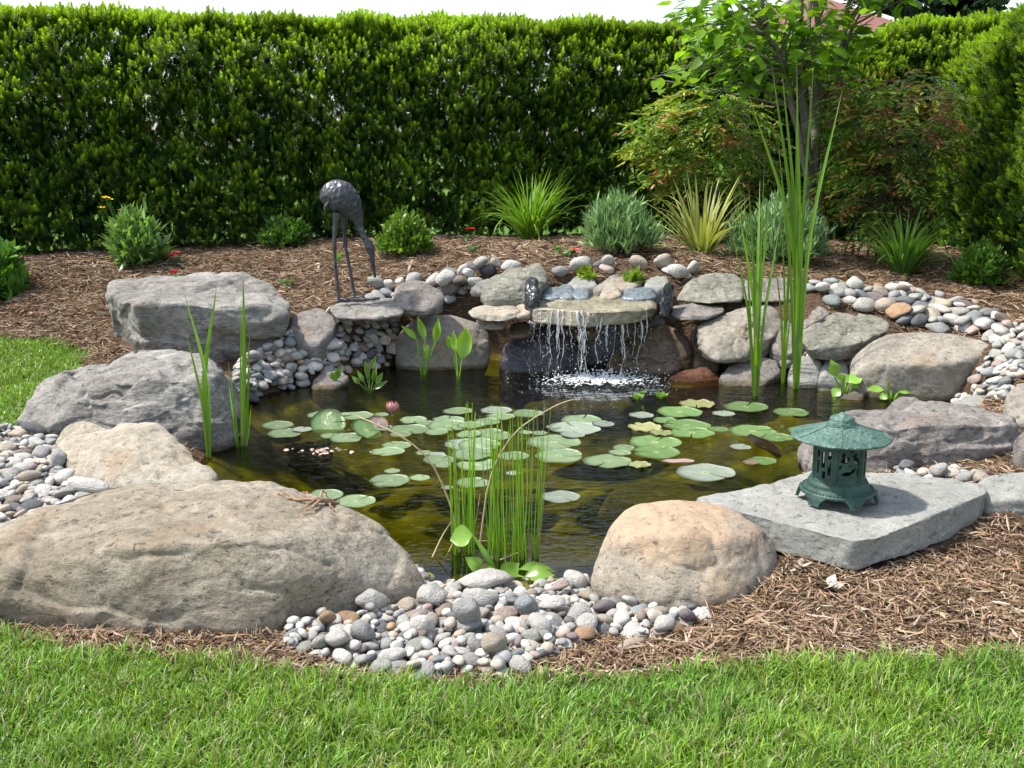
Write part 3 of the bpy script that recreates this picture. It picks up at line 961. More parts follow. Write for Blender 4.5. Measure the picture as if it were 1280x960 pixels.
def rock_surface(pts, k=14, sub=5, cuts=0, seed=0, amp=0.02, layers=0.0, ext=None, chip=1.0):
    r = np.random.default_rng(seed)
    pts = np.asarray(pts, float)
    c, N, D = hull_planes(pts)
    size = np.max(pts, 0) - np.min(pts, 0)
    if cuts:
        n2 = unit(r.normal(0, 1, (cuts, 3)) * [1, 1, 0.7])
        sup = ((pts - c) @ n2.T).max(0)
        N = np.concatenate([N, n2]); D = np.concatenate([D, sup * r.uniform(0.84, 0.97, cuts)])
    V0, Fc = ICO[sub]
    u = unit(V0 * (0.35 * size.mean() + 0.65 * size))
    q = np.clip(u @ N.T, 0, None) / D[None]
    rad = (q ** k).sum(1) ** (-1.0 / k)
    V = u * rad[:, None]
    g = float(np.cbrt(np.prod(size)))
    nr = vert_normals(V, Fc)
    p = V / g
    d = fbm(p * 1.5, 3, seed) * 0.9 + fbm(p * 4.5, 4, seed + 7) * 0.40
    rid = 1 - np.abs(fbm(p * 2.6 + 5, 3, seed + 3))
    d = d - 0.45 * np.clip(rid - 0.90, 0, 1) / 0.10 * (fbm(p * 1.3, 2, seed + 4) > -0.1)
    fl = 1.0 + 1.6 * min(1, layers)
    t1, l1 = chips_field(p, nr, 16, seed + 41, fl)
    t2, l2 = chips_field(p, nr, 90, seed + 42, fl, 0.06, 0.025)
    d = d + chip * (1.1 * np.clip(t1, -.6, .6) + 0.22 * l1 + 0.9 * np.clip(t2, -.25, .25) + 0.10 * l2)
    if layers:
        ax = unit(np.array([r.normal(0, .10), r.normal(0, .10), 1.0]))
        s = (p @ ax) * 4.6 + 1.1 * fbm(p * [1.6, 1.6, 3], 3, seed + 11)
        saw = s - np.floor(s)
        step = np.clip(saw * 1.25, 0, 1) - np.clip((saw - 0.88) / 0.12, 0, 1)
        side = 1 - np.abs(nr @ ax)
        mask = np.clip(0.3 + 1.6 * fbm(p * 1.9, 2, seed + 19), 0, 1)
        d = d + layers * (step - 0.5) * side * mask * 1.7
    d = d + 0.16 * fbm(p * 14, 3, seed + 23) + 0.07 * fbm(p * 36, 2, seed + 29)
    V = V + nr * (d * amp * g)[:, None]
    return c, V, Fc

def rock(px_pts, label, mat, zb=None, base=0.97, k=14, sub=5, cuts=5, seed=0, amp=0.03, layers=0.0, name='rock', cat='rock', group=None, foot=True, extra=None, world_pts=None, chip=1.0):
    p = np.array([PP(a) for a in px_pts]) if px_pts else np.zeros((0, 3))
    if world_pts is not None:
        p = np.concatenate([p, np.asarray(world_pts, float)])
    if extra is not None:
        p = np.concatenate([p, np.array([P(a[0], a[1], y=a[2]) for a in extra])])
    cxy = (p[:, :2].max(0) + p[:, :2].min(0)) / 2
    if zb is None:
        zb = float(min(H(p[:, 0], p[:, 1]).min(), p[:, 2].min())) - 0.06
    b = np.column_stack([cxy[0] + (p[:, 0] - cxy[0]) * base, cxy[1] + (p[:, 1] - cxy[1]) * base, np.full(len(p), zb)])
    allp = np.concatenate([p, b])
    c, V, Fc = rock_surface(allp, k, sub, cuts, seed, amp, layers, chip=chip)
    o = mesh_np(name, V, Fc.ravel(), np.full(len(Fc), 3), RM[mat], loc=c)
    tag(o, label, cat, group)
    if foot:
        w = V + c
        ROCK_FEET.append((w, o))
    return o

# --- the big stones round the pond
rock([(-60, 690, .17), (10, 650, .2), (75, 622, .22), (150, 602, .25), (300, 599, .26), (385, 612, .24), (452, 640, .20), (505, 676, .12), (534, 728, 3.55), (532, 760, 3.42),
      (430, 778, 3.2), (345, 791, 3.12), (200, 788, 3.13), (120, 768, 3.18), (0, 756, 3.23), (20, 690, .20), (150, 682, .26), (300, 676, .275), (405, 662, .25), (440, 690, .16), (240, 742, 3.15), (390, 742, 3.17), (-60, 740, 3.25)],
     'huge brownish boulder lying along the lawn, a dry root on its top', 'boulder', zb=-0.12, k=44, sub=7, cuts=3, seed=3, amp=0.028, layers=0.4, chip=0.75, name='boulder', cat='boulder')
rock([(734, 712, 3.62), (752, 652, .15), (775, 632, .19), (840, 618, .22), (905, 628, .20), (962, 655, .14), (978, 690, 3.72), (972, 722, 3.60), (920, 750, 3.38), (850, 757, 3.33), (785, 738, 3.40), (775, 676, .17), (850, 668, .21), (935, 680, .14), (745, 730, 3.5)],
     'rounded boulder with an orange tinged top next to the lantern slab', 'orange', zb=-0.1, k=26, sub=6, cuts=6, seed=11, amp=0.03, layers=0.1, chip=0.8, name='boulder', cat='boulder')
rock([(70, 550, 5.0), (86, 540, 5.05), (150, 531, 5.1), (200, 528, 5.1), (232, 545, 5.02), (258, 580, 4.85), (285, 600, 4.72), (250, 606, 4.62), (130, 612, 4.55), (92, 608, 4.6), (78, 575, 4.72), (150, 565, 4.75)],
     'tan speckled boulder sloping down into the pond on the left shore', 'tan', zb=-0.2, k=22, sub=6, cuts=4, seed=21, amp=0.03, name='boulder', cat='boulder')
rock([(66, 552, 5.18), (80, 530, 5.25), (105, 522, 5.3), (140, 535, 5.22), (140, 560, 5.12), (75, 562, 5.1)],
     'smooth cream coloured stone tucked behind the tan boulder', 'tan', k=9, sub=5, cuts=2, seed=22, amp=0.02, name='boulder', cat='boulder')
rock([(15, 545, 5.55), (35, 500, .14), (50, 470, .22), (90, 448, .29), (130, 437, .32), (215, 433, .33), (262, 440, .32), (286, 462, .26), (294, 500, 5.85), (292, 540, 5.55), (250, 548, 5.40), (150, 548, 5.36), (60, 549, 5.40), (110, 478, .28), (190, 474, .31), (262, 478, .28), (75, 488, .22)],
     'large grey layered boulder on the left shore between lawn and pond', 'grey', zb=-0.15, k=60, sub=7, cuts=7, seed=31, amp=0.042, layers=1.0, chip=1.6, name='boulder', cat='boulder')
rock([(133, 356, .50), (140, 349, .53), (270, 345, .56), (345, 352, .53), (360, 368, .46), (352, 395, 7.0), (335, 385, .46), (250, 382, .50), (165, 381, .50), (135, 372, .46)],
     'tall blocky grey rock with a flat pale top, rearmost on the left shore', 'grey', zb=-0.02, base=0.86, k=70, sub=7, cuts=3, seed=47, amp=0.036, layers=0.7, chip=1.3, name='boulder', cat='boulder')
# slab that carries the lantern
sl_top = [P(868, 624, z=0.165), P(1030, 586, z=0.172), P(1130, 590, z=0.172), P(1230, 606, z=0.17), P(1236, 616, z=0.165), P(1098, 672, z=0.16), P(1068, 676, z=0.158), P(960, 648, z=0.158)]
sl_bot = [np.array([a[0] * 0.995, a[1] + 0.004, 0.04]) for a in sl_top]
def lantern_slab():
    allp = np.concatenate([np.array(sl_top), np.array(sl_bot) * [1, 1, 1]])
    c, V, Fc = rock_surface(allp, 36, 7, 0, 51, 0.034, 0.25, chip=0.55)
    o = mesh_np('stone_slab', V, Fc.ravel(), np.full(len(Fc), 3), RM['slab'], loc=c)
    tag(o, 'thick pale grey flagstone slab carrying the green lantern', 'slab')
    ROCK_FEET.append((V + c, o))
lantern_slab()
rock([(998, 560, 5.25), (1030, 533, .2), (1060, 512, .26), (1130, 502, .29), (1225, 507, .30), (1266, 520, .28), (1277, 548, 5.05), (1258, 583, 4.8), (1190, 597, 4.66), (1080, 599, 4.62), (1010, 590, 4.75), (1085, 540, .245), (1190, 531, .27), (1262, 530, .27)],
     'purplish grey flat topped boulder behind the green lantern', 'purple', zb=-0.1, k=60, sub=7, cuts=5, seed=61, amp=0.034, layers=0.7, chip=1.4, name='boulder', cat='boulder')
rock([(1060, 470, 6.75), (1068, 440, .16), (1100, 417, .28), (1170, 411, .33), (1230, 421, .30), (1253, 440, .23), (1238, 470, 6.75), (1190, 496, 6.64), (1120, 497, 6.62), (1080, 488, 6.72), (1115, 455, .165), (1190, 455, .175)],
     'big rounded warm grey boulder on the right bank above the water hyacinth', 'warm', zb=-0.15, k=18, sub=6, cuts=4, seed=71, amp=0.026, layers=0.1, chip=0.7, name='boulder', cat='boulder')
rock([(998, 415, 7.25), (1020, 395, 7.4), (1060, 384, 7.55), (1098, 390, 7.5), (1112, 408, 7.3), (1085, 425, 7.1), (1040, 442, 6.95), (1005, 438, 7.0)],
     'greenish grey angular rock leaning on the bank right of the cattails', 'green', zb=0.10, base=0.8, k=18, sub=6, cuts=7, seed=81, amp=0.035, layers=0.6)
rock([(1252, 515, .2), (1256, 488, .30), (1275, 472, .35), (1330, 475, .35), (1335, 530, .2), (1260, 528, .2)],
     'warm grey rock at the right edge above the purplish boulder', 'warm', k=10, sub=5, cuts=4, seed=82, amp=0.03)
rock([(1205, 620, .12), (1222, 594, .18), (1270, 587, .2), (1340, 590, .2), (1340, 630, .13), (1230, 626, .13)],
     'low flat grey rock half buried in mulch beside the slab', 'slab', k=14, sub=5, cuts=5, seed=83, amp=0.03, layers=0.5)
rock([(1266, 550, .22), (1285, 533, .29), (1330, 540, .29), (1330, 570, .18), (1274, 568, .18)],
     'small brownish rock at the right edge next to the purplish boulder', 'purple', k=12, sub=4, cuts=4, seed=84, amp=0.03)

# --- the rock wall of the waterfall
rock([(356, 415, 7.25), (362, 388, 7.4), (395, 380, 7.5), (420, 388, 7.4), (424, 402, 7.3), (395, 432, 7.05), (365, 428, 7.1)],
     'small smooth grey rock right of the tall blocky rock', 'purple', zb=0.05, base=0.85, k=9, sub=5, cuts=3, seed=91, amp=0.02)
rock([(404, 385, 7.35), (425, 377, 7.6), (490, 371, 7.7), (508, 378, 7.5), (506, 392, 7.3), (470, 400, 7.2), (420, 398, 7.22), (410, 392, 7.27)],
     'flat grey ledge stone the crane statue stands on', 'grey', zb=0.33, base=0.9, k=20, sub=5, cuts=4, seed=92, amp=0.03, layers=0.4)
rock([(491, 370, 7.55), (497, 353, 7.75), (530, 350, 7.8), (553, 360, 7.7), (556, 378, 7.5), (535, 390, 7.35), (500, 386, 7.4), (520, 362, 7.5)],
     'angular purplish grey stone between the crane ledge and the white cobble', 'purple', zb=0.34, base=0.9, k=22, sub=5, cuts=6, seed=93, amp=0.03, layers=0.3)
rock([(488, 430, 7.62), (496, 405, 7.7), (530, 391, 7.75), (575, 390, 7.75), (610, 402, 7.75), (622, 425, 7.65), (612, 450, 7.56), (560, 464, 7.48), (500, 462, 7.5), (495, 440, 7.5), (560, 415, 7.54), (520, 412, 7.56)],
     'large round tan grey rock behind the upright arrow leaf plants', 'warm', zb=-0.15, k=9, sub=6, cuts=4, seed=94, amp=0.022)
rock([(582, 390, 7.35), (600, 381, 7.55), (650, 384, 7.5), (656, 394, 7.35), (630, 400, 7.22), (590, 397, 7.25)],
     'thin flat tan stone left of the waterfall lip', 'tan', zb=0.375, base=0.9, k=20, sub=5, cuts=3, seed=95, amp=0.03, layers=0.4)
rock([(598, 365, 7.62), (615, 345, 7.75), (650, 331, 7.9), (675, 328, 8.0), (688, 345, 7.85), (684, 352, 7.7), (665, 372, 7.5), (605, 376, 7.5), (640, 350, 7.6)],
     'tilted layered olive grey rock at the upper left of the waterfall', 'green', zb=0.38, base=0.92, k=24, sub=6, cuts=5, seed=96, amp=0.04, layers=1.0)
rock([(586, 362, 7.75), (600, 350, 7.85), (622, 345, 7.9), (615, 368, 7.7)],
     'small grey wedge behind the tilted layered rock', 'grey', zb=0.42, k=18, sub=4, cuts=3, seed=97, amp=0.03)
rock([(618, 445, 7.48), (624, 418, 7.55), (660, 406, 7.6), (715, 408, 7.6), (735, 425, 7.6), (735, 455, 7.5), (700, 468, 7.4), (640, 466, 7.4)],
     'dark bluish wet boulder under the left end of the waterfall lip', 'wetdark', zb=-0.3, k=9, sub=6, cuts=3, seed=98, amp=0.02)
rock([(750, 462, 7.46), (768, 430, 7.55), (800, 412, 7.6), (838, 396, 7.62), (866, 412, 7.55), (870, 440, 7.45), (850, 466, 7.35), (790, 470, 7.35)],
     'wet brown boulder under the right end of the waterfall lip', 'wetbrown', zb=-0.3, k=12, sub=6, cuts=4, seed=99, amp=0.028)
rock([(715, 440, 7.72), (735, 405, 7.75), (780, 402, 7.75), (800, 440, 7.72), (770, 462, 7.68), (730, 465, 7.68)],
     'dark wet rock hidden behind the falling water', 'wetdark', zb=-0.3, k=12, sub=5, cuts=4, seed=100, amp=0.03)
rock([(700, 410, 7.72), (690, 395, 7.8), (740, 392, 7.8), (760, 405, 7.74), (735, 420, 7.7)],
     'dark brown wet stone directly under the waterfall lip', 'wetbrown', zb=0.1, k=12, sub=5, cuts=4, seed=101, amp=0.03)
rock([(770, 400, 7.72), (790, 390, 7.8), (830, 392, 7.78), (835, 405, 7.7), (800, 415, 7.68)],
     'wet brown stone under the lip beside the purple wedge', 'wetbrown', zb=0.1, k=12, sub=5, cuts=4, seed=102, amp=0.03)
rock([(633, 412, 7.45), (640, 402, 7.5), (660, 400, 7.5), (668, 412, 7.45), (655, 420, 7.38), (638, 420, 7.38)],
     'small round brown stone wedged under the flat tan stone', 'wetbrown', zb=0.18, k=8, sub=4, cuts=2, seed=103, amp=0.02)
rock([(594, 398, 7.42), (612, 396, 7.45), (634, 400, 7.45), (630, 412, 7.36), (600, 412, 7.36)],
     'shaded buff stone beneath the flat tan stone', 'warm', zb=0.25, k=10, sub=4, cuts=3, seed=104, amp=0.03)
rock([(832, 388, 7.55), (842, 380, 7.68), (905, 380, 7.68), (907, 390, 7.5), (885, 400, 7.38), (850, 401, 7.38), (836, 394, 7.45)],
     'flat purple wedge stone right of the waterfall lip', 'purple', zb=0.345, base=0.92, k=24, sub=5, cuts=4, seed=105, amp=0.025, layers=0.3)
rock([(842, 378, 7.68), (858, 352, 7.85), (885, 341, 7.95), (925, 342, 7.95), (935, 360, 7.85), (930, 376, 7.65), (880, 380, 7.58)],
     'olive grey block at the upper right of the waterfall', 'green', zb=0.40, base=0.95, k=22, sub=6, cuts=5, seed=106, amp=0.032, layers=0.5)
rock([(926, 372, 7.7), (930, 347, 7.9), (990, 346, 7.9), (998, 360, 7.8), (994, 377, 7.62), (940, 378, 7.6)],
     'brownish flat block behind the cattail stems', 'purple', zb=0.40, base=0.95, k=22, sub=5, cuts=5, seed=107, amp=0.032, layers=0.6)
rock([(865, 410, 7.42), (880, 398, 7.5), (935, 380, 7.65), (975, 376, 7.7), (986, 392, 7.6), (975, 415, 7.4), (935, 447, 7.12), (890, 455, 7.08), (872, 430, 7.25), (900, 420, 7.2)],
     'angular tan boulder with a shadowed underside behind the cattails', 'warm', zb=0.06, base=0.84, k=20, sub=6, cuts=7, seed=108, amp=0.035, layers=0.4)
rock([(828, 474, 7.2), (850, 460, 7.32), (885, 454, 7.36), (905, 466, 7.25), (905, 480, 7.1), (870, 484, 7.02), (840, 482, 7.05)],
     'wet reddish brown stone awash at the foot of the waterfall', 'wetred', zb=-0.25, k=10, sub=5, cuts=4, seed=109, amp=0.035)
rock([(895, 474, 7.1), (910, 455, 7.2), (945, 440, 7.3), (973, 444, 7.3), (978, 462, 7.15), (950, 484, 6.95), (905, 486, 6.95)],
     'purple grey stone at the waterline below the angular tan boulder', 'purple', zb=-0.25, k=16, sub=5, cuts=5, seed=110, amp=0.035)
rock([(984, 468, 7.05), (992, 446, 7.15), (1015, 440, 7.2), (1028, 455, 7.1), (1022, 484, 6.9), (990, 486, 6.9)],
     'grey stone at the waterline just right of the tall cattails', 'slab', zb=-0.25, k=10, sub=5, cuts=3, seed=111, amp=0.03)
rock([(1020, 475, 7.0), (1030, 448, 7.12), (1055, 442, 7.15), (1064, 462, 7.0), (1055, 490, 6.8), (1022, 490, 6.82)],
     'smooth grey stone at the waterline beside the rounded warm grey boulder', 'slab', zb=-0.25, k=9, sub=5, cuts=3, seed=112, amp=0.025)
rock([(980, 402, .28), (995, 384, .36), (1028, 381, .40), (1040, 390, .36), (1010, 408, .28)],
     'small grey stone behind the cattails and the greenish rock', 'grey', zb=0.2, k=16, sub=5, cuts=4, seed=113, amp=0.03)
rock([(965, 440, 7.35), (978, 422, 7.45), (1000, 425, 7.4), (1002, 445, 7.25), (980, 455, 7.2)],
     'grey pebble-like stone wedged below the cattail rocks', 'slab', zb=0.0, k=9, sub=4, cuts=3, seed=114, amp=0.03)
rock([(1040, 490, 6.75), (1060, 478, 6.85), (1085, 485, 6.75), (1080, 500, 6.55), (1050, 502, 6.55)],
     'dark stone at the waterline under the rounded warm grey boulder', 'purple', zb=-0.3, k=10, sub=4, cuts=3, seed=115, amp=0.03)
rock([(385, 478, 6.95), (395, 465, 7.05), (425, 460, 7.1), (438, 470, 7.0), (420, 485, 6.85), (395, 486, 6.85)],
     'low dark stone at the water edge below the rear pebbles', 'purple', zb=-0.2, k=10, sub=4, cuts=3, seed=116, amp=0.03)
rock([(1190, 500, 6.2), (1215, 492, 6.3), (1250, 496, 6.2), (1240, 510, 6.0), (1200, 512, 6.0)],
     'flat pale stone at the shore above the purplish boulder', 'slab', k=14, sub=4, cuts=3, seed=117, amp=0.03)

rock([(958, 412, 7.5), (972, 388, 7.6), (1005, 378, 7.7), (1032, 384, 7.6), (1022, 420, 7.35), (985, 442, 7.2), (962, 434, 7.3)],
     'shaded purplish grey stone filling the wall between the cattail blades', 'purple', zb=0.0, k=14, sub=5, cuts=4, seed=118, amp=0.035)
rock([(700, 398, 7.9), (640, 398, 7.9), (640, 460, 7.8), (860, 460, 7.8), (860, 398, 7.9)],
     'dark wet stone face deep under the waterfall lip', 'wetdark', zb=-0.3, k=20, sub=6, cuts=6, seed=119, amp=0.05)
rock([(858, 432, 7.6), (866, 405, 7.68), (890, 400, 7.7), (905, 430, 7.55), (900, 462, 7.4), (866, 462, 7.42)],
     'dark stone in the gap between the wet brown boulder and the angular tan boulder', 'wetbrown', zb=-0.3, k=14, sub=5, cuts=4, seed=120, amp=0.03)
# --- lip stone and the header pool behind it
lip = [P(657, 381, y=7.55), P(668, 372, y=7.75), P(740, 367, y=7.9), P(822, 370, y=7.78), P(824, 382, y=7.5), P(800, 389, y=7.26), P(740, 392, y=7.17), P(700, 391, y=7.2), P(664, 388, y=7.3)]
lip_lo = [p - np.array([0, 0, 0.055]) for p in lip]
c_, V_, F_ = rock_surface(np.concatenate([lip, lip_lo]), 26, 6, 3, 121, 0.03, 0.8)
tag(mesh_np('lip_stone', V_, F_.ravel(), np.full(len(F_), 3), RM['wetslab'], loc=c_), 'wet buff stone slab forming the lip of the waterfall', 'slab')
rock([(638, 388, 7.42), (650, 378, 7.55), (668, 380, 7.5), (664, 393, 7.3), (645, 396, 7.28)],
     'pale buff stone at the left end of the waterfall lip', 'tan', zb=0.33, k=9, sub=4, cuts=2, seed=122, amp=0.025)
hdr = [((735, 362), (765, 341), (800, 336), (806, 348), (790, 362), 'tan rounded stone in the header pool above the waterfall', 'warm'),
       ((748, 370), (755, 356), (772, 355), (778, 368), (765, 373), 'small buff stone at the back of the wet lip', 'tan'),
       ((776, 372), (782, 358), (818, 358), (822, 370), (800, 375), 'smooth grey stone at the right back of the wet lip', 'wetblue'),
       ((803, 360), (812, 343), (832, 341), (838, 356), (820, 364), 'pale angular stone beside the right black liner fold', 'slab'),
       ((676, 371), (684, 358), (700, 357), (704, 370), (690, 374), 'wet blue grey stone beside the left black liner fold', 'wetblue'),
       ((690, 368), (700, 352), (716, 353), (718, 370), (704, 373), 'second wet blue grey stone, the taller one at the back of the lip', 'wetblue'),
       ((712, 366), (722, 357), (738, 360), (736, 371), (722, 373), 'third wet blue grey stone, low at the middle back of the lip', 'wetblue'),
       ((706, 356), (720, 344), (742, 346), (748, 358), (726, 362), 'pale grey stone in the header pool left of the tan one', 'slab'),
       ((758, 348), (768, 338), (785, 334), (790, 345), (770, 350), 'grey lump behind the tan stone of the header pool', 'grey')]
for i, h in enumerate(hdr):
    pts = [(a[0], a[1], 7.62 + 0.45 * (372 - a[1]) / 30) for a in h[:5]]
    rock(pts, h[5], h[6], zb=0.36, k=10, sub=4, cuts=4, seed=130 + i, amp=0.035, name='stone', cat='stone')

# --- sunken rocks
def sunk(px, py, z, sx, sy, sz, label, seed):
    c = P(px, py, z=WATER) ; c[2] = z
    r = np.random.default_rng(seed)
    th = np.linspace(0, 6.28, 9)[:-1]
    pts = np.concatenate([np.stack([c[0] + sx * f * np.cos(th), c[1] + sy * f * np.sin(th), np.full(8, z + dz)], 1) for f, dz in ((1.0, -sz), (0.85, 0.0))])
    rock(None, label, 'sunk', zb=z - sz - 0.05, k=14, sub=5, cuts=5, seed=seed, amp=0.03, name='sunken_rock', cat='rock', foot=False, world_pts=pts)
sunk(725, 497, -0.095, 0.42, 0.20, 0.1, 'yellowish sunken rock under the ripples in front of the waterfall', 141)
sunk(835, 605, -0.10, 0.36, 0.22, 0.1, 'olive sunken slab under the clear water left of the lantern slab', 142)
sunk(480, 655, -0.17, 0.42, 0.26, 0.12, 'brown sunken slab beside the right end of the huge boulder', 143)
sunk(310, 590, -0.11, 0.16, 0.12, 0.1, 'brown sunken stone below the left iris leaves', 144)
sunk(365, 530, -0.14, 0.26, 0.2, 0.1, 'sunken stone near the two left iris clumps', 145)
sunk(590, 705, -0.12, 0.14, 0.08, 0.1, 'small yellow sunken stone at the foot of the rushes', 146)
sunk(700, 640, -0.22, 0.35, 0.25, 0.12, 'deep olive sunken slab in front of the rushes', 147)
# ------------------------------------------------------------------ pebbles, mulch chips, grass
def hull2(p):
    p = np.unique(np.round(p, 4), axis=0)
    p = p[np.lexsort((p[:, 1], p[:, 0]))]
    def half(q):
        h = []
        for a in q:
            while len(h) > 1 and (h[-1][0] - h[-2][0]) * (a[1] - h[-2][1]) - (h[-1][1] - h[-2][1]) * (a[0] - h[-2][0]) <= 0:
                h.pop()
            h.append(a)
        return h[:-1]
    return np.array(half(p) + half(p[::-1]))

FEET = []
for w, o in ROCK_FEET:
    g0 = H(w[:, 0], w[:, 1])
    sel = w[(w[:, 2] < g0 + 0.07)]
    if len(sel) < 8: continue
    h = hull2(sel[:, :2])
    FEET.append(h)

def clear_of_rocks(x, y, m=0.0):
    ok = np.ones(len(x), bool)
    for h in FEET:
        bb = (x > h[:, 0].min() - .1) & (x < h[:, 0].max() + .1) & (y > h[:, 1].min() - .1) & (y < h[:, 1].max() + .1)
        k = np.where(bb & ok)[0]
        if len(k):
            ok[k] &= poly_sd(x[k], y[k], h) > m
    return ok

PEB = {   # name: (colour, label word, weight)
    'white': ((0.56, 0.55, 0.52), 'white', 20), 'pale': ((0.43, 0.43, 0.41), 'pale grey', 26), 'grey': ((0.31, 0.32, 0.32), 'mid grey', 17), 'blue': ((0.24, 0.28, 0.30), 'blue grey', 12),
    'green': ((0.30, 0.33, 0.29), 'greenish grey', 10), 'tan': ((0.40, 0.34, 0.26), 'tan', 10), 'pink': ((0.38, 0.29, 0.26), 'pinkish', 5), 'dark': ((0.13, 0.14, 0.155), 'dark slate', 5),
    'cream': ((0.50, 0.45, 0.36), 'cream', 8), 'purple': ((0.22, 0.18, 0.20), 'purple grey', 4), 'rust': ((0.40, 0.24, 0.12), 'rusty orange', 2), 'brown': ((0.24, 0.19, 0.15), 'brown', 4)}
for k_ in PEB:
    c_, w_, n_ = PEB[k_]
    l_ = 0.35 * c_[0] + 0.45 * c_[1] + 0.2 * c_[2]
    PEB[k_] = (tuple(0.87 * t_ * (0.72 * v + 0.28 * l_) for v, t_ in zip(c_, (1.04, 1.0, 0.95))), w_, n_)
PM = {}
for k, (c, w, n) in PEB.items():
    m = NT('pebble ' + w)
    tc = m.n('ShaderNodeTexCoord').outputs['Object']
    oi = m.n('ShaderNodeObjectInfo')
    off = m.n('ShaderNodeVectorMath', operation='ADD')
    m.l(tc, off.inputs[0]); m.l(oi.outputs['Location'], off.inputs[1])
    v = off.outputs[0]
    cc = m.ramp(m.noise(1.6, 5, 0.6, v, 0.5), [(0.3, [q * 0.78 for q in c]), (0.7, [min(.7, q * 1.16) for q in c])])
    cc = m.mix(cc, m.ramp(m.noise(12, 4, 0.7, v), [(0.35, 0.82), (0.65, 1.12)]), 1.0, 'MULTIPLY')
    cc = m.mix(cc, m.ramp(oi.outputs['Random'], [(0, 0.85), (1, 1.12)]), 1.0, 'MULTIPLY')
    m.bsdf(cc, 0.75, 0.25, m.bump(m.noise(5, 6, 0.6, v), 0.5, 0.06))
    PM[k] = m.m
pk = list(PEB); pw = np.array([PEB[k][2] for k in pk], float); pw /= pw.sum()

def pebble_shape(seed):
    r = np.random.default_rng(seed)
    V, Fc = ICO[3]
    n = unit(r.normal(0, 1, (11, 3))); d = r.uniform(0.8, 1.0, 11)
    n = np.concatenate([n, -n[:6]]); d = np.concatenate([d, r.uniform(.8, 1., 6)])
    k = r.choice([5, 7, 10])
    q = np.clip(V @ n.T, 0, None) / d
    rad = (q ** k).sum(1) ** (-1.0 / k)
    rad = np.clip(rad, .5, 1.25)
    P_ = V * rad[:, None]
    P_ = P_ * (1 + 0.05 * fbm(P_ * 1.8, 2, seed)[:, None])
    P_ /= np.abs(P_).max(0)
    return P_, Fc
PSH = [pebble_shape(200 + i) for i in range(18)]
PME = {}
def pebble_mesh(i, k):
    if (i, k) not in PME:
        V, Fc = PSH[i]
        o = mesh_np('pebble', V, Fc.ravel(), np.full(len(Fc), 3), PM[k])
        PME[(i, k)] = o.data
        bpy.data.objects.remove(o)
    return PME[(i, k)]

